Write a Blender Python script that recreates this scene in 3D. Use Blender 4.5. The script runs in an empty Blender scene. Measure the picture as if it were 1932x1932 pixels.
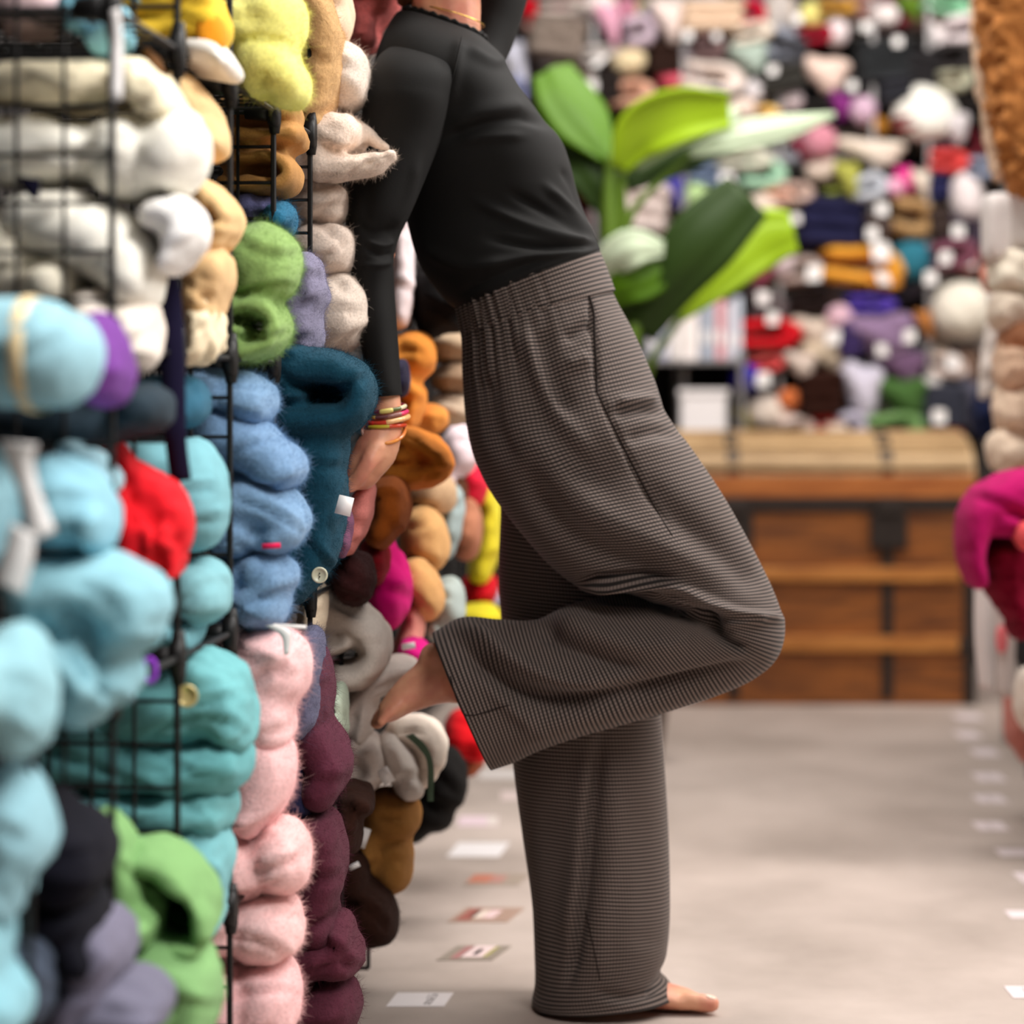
import bpy, bmesh, math, random
import numpy as np
from mathutils import Vector, Matrix, noise
random.seed(7); np.random.seed(7)
PI = math.pi
SC = bpy.context.scene
COL = SC.collection

# ------------------------------------------------------------------ camera, world, lights, exposure
F, CX, HY, CZ = 5453.0, 966.0, 755.0, 0.865          # focal length in px, principal column, horizon row, eye height
cam_data = bpy.data.cameras.new('camera'); cam = bpy.data.objects.new('camera', cam_data); COL.objects.link(cam)
cam.location = (0, 0, CZ); cam.rotation_euler = (PI / 2, 0, 0)
cam_data.sensor_width = 36; cam_data.lens = F / 1932 * 36; cam_data.shift_y = -(966 - HY) / 1932
cam_data.clip_end = 60
cam_data.dof.use_dof = True; cam_data.dof.focus_distance = 3.62
cam_data.dof.aperture_fstop = 3.0; cam_data.dof.aperture_blades = 0
SC.camera = cam
world = bpy.data.worlds.new('world'); SC.world = world; world.use_nodes = True
bg = world.node_tree.nodes['Background']; bg.inputs[0].default_value = (1.0, 0.95, 0.9, 1); bg.inputs[1].default_value = 0.16
def area(name, loc, target, sx, sy, power, color):
    d = bpy.data.lights.new(name, 'AREA'); d.shape = 'RECTANGLE'; d.size = sx; d.size_y = sy; d.energy = power; d.color = color
    o = bpy.data.objects.new(name, d); COL.objects.link(o); o.location = loc
    o.rotation_euler = (Vector(target) - Vector(loc)).to_track_quat('-Z', 'Y').to_euler()
    return o
area('aisle_ceiling_light', (0.55, 5.7, 3.1), (0.47, 5.7, 0), 0.5, 8.8, 285, (1, 0.96, 0.92))
area('side_ceiling_light', (1.30, 4.1, 2.95), (-0.15, 4.0, 0.9), 0.5, 3.6, 122, (1, 0.96, 0.92))
area('front_fill_light', (0.9, 1.7, 2.6), (-0.65, 2.5, 0.8), 0.7, 1.4, 24, (1, 0.96, 0.93)).data.spread = math.radians(95)  # added fill, aimed and narrowed to brighten the near left garments
area('rear_ceiling_light', (0.9, 7.3, 3.0), (0.9, 9.0, 1.0), 2.4, 0.6, 66, (1, 0.95, 0.9))
vs = SC.view_settings; vs.view_transform = 'Standard'; vs.look = 'None'; vs.gamma = 1; vs.use_curve_mapping = False; vs.exposure = 0.0

# ------------------------------------------------------------------ helpers
def P(px, py, Y): return np.array(((px - CX) * Y / F, Y, CZ - (py - HY) * Y / F))
def lin(c): return tuple(((v / 255) / 12.92 if v / 255 <= 0.04045 else ((v / 255 + 0.055) / 1.055) ** 2.4) for v in c)
def thing(o, label, cat, group=None):
    o['label'] = label; o['category'] = cat
    if group: o['group'] = group
    return o
def empty(name, loc):
    o = bpy.data.objects.new(name, None); COL.objects.link(o); o.location = loc; o.empty_display_size = 0.05
    return o
def link(name, me, mat, parent=None, smooth=True, loc=None):
    o = bpy.data.objects.new(name, me); COL.objects.link(o)
    if mat is not None and not me.materials: me.materials.append(mat)
    if smooth and len(me.polygons): me.polygons.foreach_set('use_smooth', [True] * len(me.polygons))
    if loc is not None: o.location = loc
    if parent is not None:
        o.parent = parent
        if loc is None: o.matrix_parent_inverse = Matrix.Translation(-Vector(parent.location))
    return o
def mesh(verts, faces):
    me = bpy.data.meshes.new('m'); me.from_pydata([tuple(map(float, v)) for v in verts], [], faces); me.update(); return me
def recenter(o):
    """put the object's origin at the middle of its base"""
    me = o.data; n = len(me.vertices); a = np.empty(n * 3, np.float32); me.vertices.foreach_get('co', a); a = a.reshape(-1, 3)
    c = (a.min(0) + a.max(0)) / 2; c[2] = a[:, 2].min()
    me.vertices.foreach_set('co', (a - c).ravel()); o.location = Vector(c.tolist()); me.update()
def catmull(pts, m):
    pts = np.asarray(pts, float); n = len(pts)
    if n == 2: t = np.linspace(0, 1, m + 1)[:, None]; return pts[0] * (1 - t) + pts[1] * t
    ext = np.vstack([2 * pts[0] - pts[1], pts, 2 * pts[-1] - pts[-2]]); out = []
    for i in range(n - 1):
        p0, p1, p2, p3 = ext[i:i + 4]
        for k in range(m):
            t = k / m
            out.append(0.5 * (2 * p1 + (p2 - p0) * t + (2 * p0 - 5 * p1 + 4 * p2 - p3) * t * t + (3 * p1 - p0 - 3 * p2 + p3) * t ** 3))
    out.append(pts[-1]); return np.array(out)
def spow(v, e): return np.sign(v) * np.abs(v) ** e
def rings_mesh(rings, cap=True, V=None, Fc=None):
    """append a stack of closed rings to V, Fc"""
    if V is None: V, Fc = [], []
    n = len(rings[0]); b = len(V)
    for r in rings: V.extend(r)
    for i in range(len(rings) - 1):
        for j in range(n):
            k = (j + 1) % n
            Fc.append((b + i * n + j, b + i * n + k, b + (i + 1) * n + k, b + (i + 1) * n + j))
    if cap:
        Fc.append(tuple(b + j for j in range(n))[::-1]); Fc.append(tuple(b + (len(rings) - 1) * n + j for j in range(n)))
    return V, Fc
def tube3(pts, rad, n=16, m=6, up=(0, 1, 0), roundend=True, V=None, Fc=None, e=2.0):
    """tube along 3D points; rad = list of r or (r_side, r_up); up = reference direction of the second radius"""
    rr = np.array([(r, r) if np.isscalar(r) else r for r in rad], float)
    path = catmull(np.asarray(pts, float), m); R = np.maximum(catmull(rr, m), 1e-4)
    tan = np.gradient(path, axis=0); tan /= np.linalg.norm(tan, axis=1)[:, None] + 1e-9
    if roundend:
        def endcap(p, t, r, sgn):
            L = min(r) * 0.95; out = []
            for a in (0.9, 0.6, 0.3): out.append((p + sgn * t * L * math.sin(a * PI / 2), t, r * math.cos(a * PI / 2)))
            return out
        st = endcap(path[0], tan[0], R[0], -1); en = endcap(path[-1], tan[-1], R[-1], 1)
        seq = st + [(path[i], tan[i], R[i]) for i in range(len(path))] + en[::-1]
    else: seq = [(path[i], tan[i], R[i]) for i in range(len(path))]
    th = np.linspace(0, 2 * PI, n, endpoint=False); ca, sa = spow(np.cos(th), 2 / e), spow(np.sin(th), 2 / e); rings = []
    up = np.asarray(up, float)
    for p, t, r in seq:
        s = np.cross(t, up); s /= np.linalg.norm(s) + 1e-9; u = np.cross(s, t)
        rings.append([p + s * r[0] * c + u * r[1] * d for c, d in zip(ca, sa)])
    return rings_mesh(rings, True, V, Fc)
def ellipsoid(c, a, b, d, n=20, m=12, e=2.3, V=None, Fc=None):
    """superellipsoid with half-axis vectors a, b, d (d is the long pole axis)"""
    th = np.linspace(0, 2 * PI, n, endpoint=False); rings = []
    for la in np.linspace(-0.98, 0.98, m) * PI / 2:
        cl, sl = spow(np.cos(la), 2 / e), spow(np.sin(la), 2 / e)
        rings.append([c + a * cl * x + b * cl * y + d * sl for x, y in zip(spow(np.cos(th), 2 / e), spow(np.sin(th), 2 / e))])
    return rings_mesh(rings, True, V, Fc)
def remesh(me, voxel, smooth=2):
    o = bpy.data.objects.new('tmp', me); COL.objects.link(o)
    md = o.modifiers.new('r', 'REMESH'); md.mode = 'VOXEL'; md.voxel_size = voxel
    if smooth:
        ms = o.modifiers.new('s', 'SMOOTH'); ms.iterations = smooth; ms.factor = 0.5
    dg = bpy.context.evaluated_depsgraph_get(); out = bpy.data.meshes.new_from_object(o.evaluated_get(dg))
    bpy.data.objects.remove(o); bpy.data.meshes.remove(me); return out
def coords(me):
    a = np.empty(len(me.vertices) * 3, np.float32); me.vertices.foreach_get('co', a); return a.reshape(-1, 3)
def normals(me):
    a = np.empty(len(me.vertices) * 3, np.float32); me.vertex_normals.foreach_get('vector', a); return a.reshape(-1, 3)
def wrinkle(me, amp, scale, seed=0.0, ridge=0.0):
    a, nn = coords(me), normals(me); d = np.empty(len(a), np.float32)
    for i, p in enumerate(a):
        q = Vector((p[0] * scale + seed, p[1] * scale * 0.6 + seed * 0.7, p[2] * scale))
        v = noise.noise(q) + 0.5 * noise.noise(q * 2.3)
        if ridge:
            w = Vector((q.x * 0.5, q.y * 0.3, q.z * 1.6)); v -= ridge * max(0.0, 1 - abs(noise.noise(w)) * 9)
        d[i] = v
    me.vertices.foreach_set('co', (a + nn * (d * amp)[:, None]).ravel()); me.update()

# ------------------------------------------------------------------ materials
MATS = {}
def nodes(name):
    m = bpy.data.materials.new(name); m.use_nodes = True; nt = m.node_tree
    return m, nt, nt.nodes['Principled BSDF']
def N(nt, t, **kw):
    n = nt.nodes.new(t)
    for k, v in kw.items():
        if k in n.inputs: n.inputs[k].default_value = v
        else: setattr(n, k, v)
    return n
def wool(c, kind='knit'):
    """kind: knit (fleecy felted knit), fuzzy (brushed mohair), fur, cloth"""
    key = (tuple(c), kind)
    if key in MATS: return MATS[key]
    m, nt, b = nodes(kind + '_wool'); L = nt.links; lc = lin(c)
    tc = N(nt, 'ShaderNodeTexCoord')
    n1 = N(nt, 'ShaderNodeTexNoise', Scale=24.0, Detail=3.0); L.new(tc.outputs['Object'], n1.inputs['Vector'])
    mx = N(nt, 'ShaderNodeMix', data_type='RGBA'); L.new(n1.outputs['Fac'], mx.inputs['Factor'])
    mx.inputs['A'].default_value = (*[v * 0.80 for v in lc], 1); mx.inputs['B'].default_value = (*[min(1, v * 1.16) for v in lc], 1)
    n2 = N(nt, 'ShaderNodeTexNoise', Scale={'knit': 420.0, 'fuzzy': 260.0, 'fur': 150.0, 'cloth': 600.0}[kind], Detail=3.0)
    L.new(tc.outputs['Object'], n2.inputs['Vector'])
    m2 = N(nt, 'ShaderNodeMix', data_type='RGBA', blend_type='MULTIPLY'); m2.inputs['Factor'].default_value = 0.35
    r = N(nt, 'ShaderNodeValToRGB'); r.color_ramp.elements[0].position = 0.3; r.color_ramp.elements[1].position = 0.62
    r.color_ramp.elements[0].color = (0.55, 0.55, 0.55, 1); r.color_ramp.elements[1].color = (1.1, 1.1, 1.1, 1)
    L.new(n2.outputs['Fac'], r.inputs['Fac']); L.new(mx.outputs['Result'], m2.inputs['A']); L.new(r.outputs['Color'], m2.inputs['B'])
    L.new(m2.outputs['Result'], b.inputs['Base Color'])
    bp = N(nt, 'ShaderNodeBump', Strength={'knit': 0.35, 'fuzzy': 0.55, 'fur': 0.7, 'cloth': 0.15}[kind], Distance=0.002)
    L.new(n2.outputs['Fac'], bp.inputs['Height']); L.new(bp.outputs['Normal'], b.inputs['Normal'])
    b.inputs['Roughness'].default_value = 0.95; b.inputs['Specular IOR Level'].default_value = 0.15
    b.inputs['Sheen Weight'].default_value = {'knit': 0.12, 'fuzzy': 0.3, 'fur': 0.2, 'cloth': 0.05}[kind] * min(1.0, 0.1 + 3 * sum(lc) / 3)
    b.inputs['Sheen Roughness'].default_value = 0.6
    b.inputs['Sheen Tint'].default_value = (*[min(1, v * 0.6 + 0.3) for v in lc], 1)
    MATS[key] = m; return m
def plain(name, c, rough=0.5, metal=0.0, spec=0.5, var=0.12, scale=30.0, bump=0.0):
    key = (name, tuple(c))
    if key in MATS: return MATS[key]
    m, nt, b = nodes(name); L = nt.links; lc = lin(c)
    tc = N(nt, 'ShaderNodeTexCoord'); n1 = N(nt, 'ShaderNodeTexNoise', Scale=scale, Detail=4.0); L.new(tc.outputs['Object'], n1.inputs['Vector'])
    mx = N(nt, 'ShaderNodeMix', data_type='RGBA'); L.new(n1.outputs['Fac'], mx.inputs['Factor'])
    mx.inputs['A'].default_value = (*[v * (1 - var) for v in lc], 1); mx.inputs['B'].default_value = (*[min(1, v * (1 + var)) for v in lc], 1)
    L.new(mx.outputs['Result'], b.inputs['Base Color'])
    b.inputs['Roughness'].default_value = rough; b.inputs['Metallic'].default_value = metal; b.inputs['Specular IOR Level'].default_value = spec
    if bump:
        bp = N(nt, 'ShaderNodeBump', Strength=bump, Distance=0.002); L.new(n1.outputs['Fac'], bp.inputs['Height']); L.new(bp.outputs['Normal'], b.inputs['Normal'])
    MATS[key] = m; return m
BLACKWIRE = plain('black_wire', (15, 14, 14), 0.5, 0.0, 0.3)
BLACKPLASTIC = plain('black_plastic', (14, 13, 13), 0.5, 0.0, 0.3)
WHITETAG = plain('white_paper', (246, 242, 240), 0.7, var=0.03)
def floor_mat():
    m, nt, b = nodes('polished_concrete'); L = nt.links
    tc = N(nt, 'ShaderNodeTexCoord'); mp = N(nt, 'ShaderNodeMapping'); mp.inputs['Scale'].default_value = (1.0, 0.8, 1); L.new(tc.outputs['Object'], mp.inputs['Vector'])
    n1 = N(nt, 'ShaderNodeTexNoise', Scale=2.3, Detail=6.0, Roughness=0.6); L.new(mp.outputs['Vector'], n1.inputs['Vector'])
    r = N(nt, 'ShaderNodeValToRGB'); cr = r.color_ramp; cr.elements[0].position = 0.3; cr.elements[1].position = 0.72
    cr.elements[0].color = (*lin((160, 146, 137)), 1); cr.elements[1].color = (*lin((202, 187, 178)), 1)
    L.new(n1.outputs['Fac'], r.inputs['Fac'])
    n2 = N(nt, 'ShaderNodeTexNoise', Scale=1.1, Detail=3.0); L.new(mp.outputs['Vector'], n2.inputs['Vector'])
    mx = N(nt, 'ShaderNodeMix', data_type='RGBA', blend_type='MULTIPLY'); mx.inputs['Factor'].default_value = 0.5
    r2 = N(nt, 'ShaderNodeValToRGB'); r2.color_ramp.elements[0].color = (0.78, 0.8, 0.8, 1); r2.color_ramp.elements[1].color = (1.1, 1.06, 1.05, 1)
    L.new(n2.outputs['Fac'], r2.inputs['Fac']); L.new(r.outputs['Color'], mx.inputs['A']); L.new(r2.outputs['Color'], mx.inputs['B'])
    L.new(mx.outputs['Result'], b.inputs['Base Color']); b.inputs['Roughness'].default_value = 0.55; b.inputs['Specular IOR Level'].default_value = 0.35
    return m
def pants_mat():
    m, nt, b = nodes('houndstooth_check'); L = nt.links
    uv = N(nt, 'ShaderNodeTexCoord'); sp = N(nt, 'ShaderNodeSeparateXYZ'); L.new(uv.outputs['UV'], sp.inputs[0])
    def wave(sock, per, lo, hi):
        a = N(nt, 'ShaderNodeMath', operation='MULTIPLY'); L.new(sock, a.inputs[0]); a.inputs[1].default_value = 2 * PI / per
        s = N(nt, 'ShaderNodeMath', operation='SINE'); L.new(a.outputs[0], s.inputs[0])
        r = N(nt, 'ShaderNodeMapRange', interpolation_type='SMOOTHSTEP'); L.new(s.outputs[0], r.inputs['Value'])
        r.inputs['From Min'].default_value = lo; r.inputs['From Max'].default_value = hi; return r.outputs['Result']
    wv = wave(sp.outputs['Y'], 0.0054, -0.55, 0.55); wu = wave(sp.outputs['X'], 0.0046, -0.9, 0.5)
    k = N(nt, 'ShaderNodeMapRange'); L.new(wu, k.inputs['Value']); k.inputs['To Min'].default_value = 0.55; k.inputs['To Max'].default_value = 1.0
    f = N(nt, 'ShaderNodeMath', operation='MULTIPLY'); L.new(wv, f.inputs[0]); L.new(k.outputs['Result'], f.inputs[1])
    mx = N(nt, 'ShaderNodeMix', data_type='RGBA'); L.new(f.outputs[0], mx.inputs['Factor'])
    mx.inputs['A'].default_value = (*lin((31, 26, 24)), 1); mx.inputs['B'].default_value = (*lin((124, 109, 102)), 1)
    L.new(mx.outputs['Result'], b.inputs['Base Color']); b.inputs['Roughness'].default_value = 0.8; b.inputs['Specular IOR Level'].default_value = 0.2
    b.inputs['Sheen Weight'].default_value = 0.08
    return m
def skin_mat():
    m, nt, b = nodes('skin'); L = nt.links
    tc = N(nt, 'ShaderNodeTexCoord'); n1 = N(nt, 'ShaderNodeTexNoise', Scale=22.0, Detail=4.0); L.new(tc.outputs['Object'], n1.inputs['Vector'])
    r = N(nt, 'ShaderNodeValToRGB'); r.color_ramp.elements[0].position = 0.35; r.color_ramp.elements[1].position = 0.65
    r.color_ramp.elements[0].color = (*lin((206, 130, 108)), 1); r.color_ramp.elements[1].color = (*lin((226, 166, 132)), 1)
    L.new(n1.outputs['Fac'], r.inputs['Fac']); L.new(r.outputs['Color'], b.inputs['Base Color'])
    n2 = N(nt, 'ShaderNodeTexNoise', Scale=140.0, Detail=3.0); L.new(tc.outputs['Object'], n2.inputs['Vector'])
    bp = N(nt, 'ShaderNodeBump', Strength=0.15, Distance=0.002); L.new(n2.outputs['Fac'], bp.inputs['Height']); L.new(bp.outputs['Normal'], b.inputs['Normal'])
    b.inputs['Roughness'].default_value = 0.5; b.inputs['Subsurface Weight'].default_value = 0.15; b.inputs['Subsurface Radius'].default_value = (0.01, 0.004, 0.002)
    return m
def wood_mat(name, c1, c2, sx=3.0):
    m, nt, b = nodes(name); L = nt.links
    tc = N(nt, 'ShaderNodeTexCoord'); mp = N(nt, 'ShaderNodeMapping'); mp.inputs['Scale'].default_value = (sx, 12, 26); L.new(tc.outputs['Object'], mp.inputs['Vector'])
    n1 = N(nt, 'ShaderNodeTexNoise', Scale=1.6, Detail=6.0, Roughness=0.6); L.new(mp.outputs['Vector'], n1.inputs['Vector'])
    r = N(nt, 'ShaderNodeValToRGB'); r.color_ramp.elements[0].position = 0.35; r.color_ramp.elements[1].position = 0.68
    r.color_ramp.elements[0].color = (*lin(c1), 1); r.color_ramp.elements[1].color = (*lin(c2), 1)
    L.new(n1.outputs['Fac'], r.inputs['Fac']); L.new(r.outputs['Color'], b.inputs['Base Color']); b.inputs['Roughness'].default_value = 0.5
    return m
PANTS, SKIN = pants_mat(), skin_mat()
BLACKTEE = wool((15, 14, 13), 'cloth'); BLACKTEE.node_tree.nodes['Principled BSDF'].inputs['Sheen Weight'].default_value = 0.03
BLACKTEE.node_tree.nodes['Principled BSDF'].inputs['Roughness'].default_value = 0.78; BLACKTEE.node_tree.nodes['Principled BSDF'].inputs['Specular IOR Level'].default_value = 0.2

# ------------------------------------------------------------------ the setting
def box(name, lo, hi, mat, parent=None, bevel=0.0, smooth=False):
    bm = bmesh.new(); bmesh.ops.create_cube(bm, size=1)
    for v in bm.verts: v.co = Vector([lo[k] + (v.co[k] + 0.5) * (hi[k] - lo[k]) for k in range(3)])
    if bevel: bmesh.ops.bevel(bm, geom=bm.edges[:], offset=bevel, segments=2, affect='EDGES', profile=0.6)
    me = bpy.data.meshes.new(name); bm.to_mesh(me); bm.free()
    o = link(name, me, mat, None, smooth)
    recenter(o)
    if parent is not None: o.parent = parent; o.matrix_parent_inverse = Matrix.Translation(-Vector(parent.location))
    return o
box('floor', (-1.3, -0.5, -0.05), (3.4, 10.2, 0), floor_mat())['kind'] = 'structure'
WALLM = plain('gap_shade_wall', (58, 52, 50), 0.9)  # dark tone stands for the shade in the gaps behind the garments
wl = link('wall_left', mesh([(x, y, z) for z in (0, 2.7) for x, y in ((-.97, -.5), (-.87, -.5), (-.05, 10.2), (-.15, 10.2))], [(0, 1, 2, 3)[::-1], (4, 5, 6, 7), (0, 1, 5, 4), (1, 2, 6, 5), (2, 3, 7, 6), (3, 0, 4, 7)]), WALLM, None, False); recenter(wl); wl['kind'] = 'structure'
box('wall_back', (-1.2, 9.5, 0), (3.3, 9.6, 2.7), WALLM)['kind'] = 'structure'
box('wall_right', (3.3, -0.5, 0), (3.4, 10.2, 2.7), plain('white_wall_paint', (200, 192, 186), 0.9))['kind'] = 'structure'

# ------------------------------------------------------------------ wire cube rack on the left
CUBE = 0.2995; Y0 = 3.743; X0 = -0.2615; SL = 0.0764; ANG = math.atan(SL)
def rack_x(Y): return X0 + SL * (Y - Y0)
def wire_panel():
    """30 cm wire grid in the XZ plane, from x=-0.30..0, z=0..0.30"""
    V, Fc = [], []
    def bar(p, q, r):
        p, q = np.array(p), np.array(q); t = (q - p) / np.linalg.norm(q - p); up = (0, 1, 0)
        s = np.cross(t, up); u = np.cross(s, t)
        rings_mesh([[c + s * r * math.cos(a) + u * r * math.sin(a) for a in np.arange(6) * PI / 3] for c in (p, q)], True, V, Fc)
    w = CUBE
    for k in range(8):
        r = 0.0034 if k in (0, 7) else 0.0021; a = k * w / 7
        bar((-a, 0, 0), (-a, 0, w), r); bar((-w, 0.0014, a), (0, 0.0014, a), r)
    return mesh(V, Fc)
PANEL = wire_panel(); PANEL.materials.append(BLACKWIRE)
SHELF = PANEL.copy(); SHELF.transform(Matrix.Rotation(-PI / 2, 4, 'X'))          # lies flat: y 0..0.30
def connector_mesh():
    V, Fc = [], []
    rings_mesh([[np.array((x, r * 0.75 * math.cos(a), r * math.sin(a))) for a in (np.arange(8) + .5) * PI / 4] for x, r in ((-.005, .013), (-.003, .0165), (.004, .0165), (.006, .013), (.0062, .006))], True, V, Fc)
    rings_mesh([[np.array((x, r * math.cos(a), r * math.sin(a))) for a in np.arange(12) * PI / 6] for x, r in ((-.026, .0075), (-.012, .009), (-.004, .010))], True, V, Fc)
    rings_mesh([[np.array((.001 + r * math.cos(a), r * math.sin(a), z)) for a in np.arange(8) * PI / 4] for z, r in ((-.021, .0045), (-.012, .006), (.012, .006), (.021, .0045))], True, V, Fc)
    return mesh(V, Fc)
CONN = connector_mesh(); CONN.transform(Matrix.Scale(1.3, 4)); CONN.materials.append(BLACKPLASTIC)
rack = empty('wire_cube_rack', (rack_x(4.0) - 0.15, 4.0, 0)); thing(rack, 'long black wire cube rack full of folded knitwear on the left of the aisle', 'rack')
YS = [Y0 + CUBE * k * math.cos(ANG) for k in range(-5, 11)]
for i, Y in enumerate(YS):
    for r in range(5):
        z = 0.012 + r * CUBE
        for (me, nm) in ((PANEL, 'wire_panel'), (SHELF, 'wire_shelf')):
            if nm == 'wire_shelf' and i == len(YS) - 1: continue
            if r == 0 and i >= (6 if nm == 'wire_shelf' else 8): continue
            if i > 10 and nm == 'wire_panel' and r > 2: continue
            if i > 8 and nm == 'wire_shelf': continue
            if i == 0 and (nm == 'wire_shelf' or r > 1): continue
            o = link(nm, me, None, rack, False, (rack_x(Y) - rack.location.x, Y - rack.location.y, z)); o.rotation_euler = (0, 0, -ANG)
        if i < 9 and 0 < r and not (i == 0 and r > 2):
            o = link('connector', CONN, None, rack, True, (rack_x(Y) - rack.location.x, Y - rack.location.y, z)); o.rotation_euler = (0, 0, -ANG)

# ------------------------------------------------------------------ garments
def lobe(V, Fc, L, Y):
    k = L[0]
    if k == 'E':                                  # ellipsoid: x, y, rx, ry, [rot deg], [dy], [b], [e]
        _, x, y, rx, ry, *rest = L; rot, dy, b, e = (list(rest) + [0, 0, None, 2.3][len(rest):])
        Yc = Y + dy; s = Yc / F; c = P(x, y, Yc); a = math.radians(rot)
        u = np.array((math.cos(a), 0, -math.sin(a))) * rx * s; w = np.array((math.sin(a), 0, math.cos(a))) * ry * s
        ellipsoid(c, u, w, np.array((0, b or 0.10, 0)), e=e, V=V, Fc=Fc)
    else:                                         # tube: [(x,y,r)...], [dy], [b]
        _, pts, *rest = L; dy, b = (list(rest) + [0, None][len(rest):]); Yc = Y + dy; s = Yc / F
        tube3([P(x, y, Yc) for x, y, r in pts], [(r * s, b or 0.10) for x, y, r in pts], n=20, m=7, V=V, Fc=Fc, e=2.4)
def stroke_disp(R, Nn, strokes, Yref, near_only=True):
    """push cloth in or out along drawn fold lines: (points px, width px, amplitude m)"""
    flatR = R.reshape(-1, 3); nn = Nn.reshape(-1, 3)
    px = CX + flatR[:, 0] * F / flatR[:, 1]; py = HY - (flatR[:, 2] - CZ) * F / flatR[:, 1]; d = np.zeros(len(px))
    w = np.clip(-nn[:, 1] * 1.6 + 0.15, 0, 1) if near_only else 1.0
    for pts, wd, amp in strokes:
        Q = catmull(np.array(pts, float), 8); best = np.full(len(px), 1e9); tt = np.zeros(len(px))
        for i in range(len(Q) - 1):
            a, b = Q[i], Q[i + 1]; ab = b - a; L2 = (ab ** 2).sum() + 1e-9
            t = np.clip(((px - a[0]) * ab[0] + (py - a[1]) * ab[1]) / L2, 0, 1)
            dd = (px - a[0] - t * ab[0]) ** 2 + (py - a[1] - t * ab[1]) ** 2
            k = dd < best; best[k] = dd[k]; tt[k] = (i + t[k]) / (len(Q) - 1)
        taper = np.clip(np.minimum(tt, 1 - tt) * 5 + 0.25, 0, 1)
        d += amp * np.exp(-best / (2 * (wd * 0.5) ** 2)) * taper
    return (flatR + nn * (d * w)[:, None]).reshape(R.shape)
FUZZ = []
def auto_folds(a, Y, n, amp, rnd):
    """soft drape lines crossing the cloth"""
    px = CX + a[:, 0] * F / a[:, 1]; py = HY - (a[:, 2] - CZ) * F / a[:, 1]; x0, x1, y0, y1 = px.min(), px.max(), py.min(), py.max(); out = []
    for k in range(n):
        cx, cy = rnd.uniform(x0 + .25 * (x1 - x0), x1 - .1 * (x1 - x0)), y0 + (y1 - y0) * (k + rnd.uniform(.3, .7)) / n
        L, ang, bow = rnd.uniform(.3, .6) * max(x1 - x0, 60), rnd.uniform(-.6, .75), rnd.uniform(-.25, .25)
        ca, sa = math.cos(ang), math.sin(ang); p = [(cx + t * L * ca - (bow * L * (1 - t * t * 2)) * sa, cy + t * L * sa + (bow * L * (1 - t * t * 2)) * ca) for t in (-1, -.4, .3, .9)]
        w = rnd.uniform(9, 15); out.append((p, w, -amp)); out.append(([(x + sa * w * 1.3, y - ca * w * 1.3) for x, y in p], w * 1.4, amp * .8))
    return out
RND = random.Random(5)
def garment(name, label, cat, c, kind, Y, lobes, group=None, voxel=0.0065, wr=0.0035, wscale=26, ridge=0.25, fuzz=0, smooth=2, folds=None, auto=None):
    V, Fc = [], []
    for L in lobes: lobe(V, Fc, L, Y)
    me = remesh(mesh(V, Fc), voxel, smooth)
    wrinkle(me, wr, wscale, seed=random.uniform(0, 90), ridge=ridge)
    a = coords(me).astype(float); st = list(folds or []) + auto_folds(a, Y, (3 if Y < 4 else 2) if auto is None else auto, .0055 if Y < 4 else .006, RND)
    if st: me.vertices.foreach_set('co', stroke_disp(a, normals(me).astype(float), st, Y).astype(np.float32).ravel()); me.update()
    o = link(name, me, wool(c, kind)); recenter(o); thing(o, label, cat, group)
    if fuzz: FUZZ.append((o, c, fuzz))
    return o
def child(o, name, me, mat, label=None, smooth=True):
    ch = link(name, me, mat, o, smooth)
    if label: ch['label'] = label
    return ch
def flat(pts, Y, th=0.0016, dys=None):
    """thin sheet: polygon strip given as pairs of edge points [(x1,y1,x2,y2)...] with thickness"""
    V, Fc = [], []; n = len(pts)
    A = catmull(np.array(pts, float), 6) if n > 2 else np.array(pts, float)
    D = np.zeros(len(A)) if dys is None else np.interp(np.linspace(0, 1, len(A)), np.linspace(0, 1, len(dys)), dys)
    rings = [[P(a[0], a[1], Y + d - th), P(a[2], a[3], Y + d - th), P(a[2], a[3], Y + d + th), P(a[0], a[1], Y + d + th)] for a, d in zip(A, D)]
    rings_mesh(rings, True, V, Fc); return mesh(V, Fc)
def tag_mesh(x, y, w, h, Y, rot=0.0, yaw=0.0):
    V, Fc = [], []; s = Y / F; c = P(x, y, Y); a = math.radians(rot)
    u = np.array((math.cos(a), math.sin(yaw), -math.sin(a))) * w * s / 2; v = np.array((math.sin(a), 0, math.cos(a))) * h * s / 2; n = np.array((0, 0.0005, 0))
    rings_mesh([[c - u * 1 - v + n * k, c + u - v + n * k, c + u * 0.95 + v + n * k, c - u * 0.95 + v + n * k] for k in (-1, 1)], True, V, Fc)
    return mesh(V, Fc)
def button_mesh(x, y, r, Y):
    s = Y / F; c = P(x, y, Y); V, Fc = [], []
    prof = [(0.0, 0.002), (0.98, 0.002), (1.0, 0.0), (0.98, -0.0022), (0.8, -0.0028), (0.72, -0.0012), (0.05, -0.0012)]
    rings = [[c + np.array((math.cos(a) * r * s * max(q, .01), d, math.sin(a) * r * s * max(q, .01))) for a in np.linspace(0, 2 * PI, 24, endpoint=False)] for q, d in prof]
    rings_mesh(rings, True, V, Fc); return mesh(V, Fc)
def holes_mesh(x, y, Y):
    V, Fc = [], []; s = Y / F
    for dy in (-3.2, 3.2): ellipsoid(P(x, y + dy, Y), np.array((1.5 * s, 0, 0)), np.array((0, 0, 1.5 * s)), np.array((0, 0.0012, 0)), n=10, m=6, V=V, Fc=Fc)
    return mesh(V, Fc)
CM, C0, C1, C2, C3, C4, C5, C6, C7, C8 = 2.40, 2.695, 2.99, 3.29, 3.59, 3.89, 4.19, 4.49, 4.79, 5.09
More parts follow.
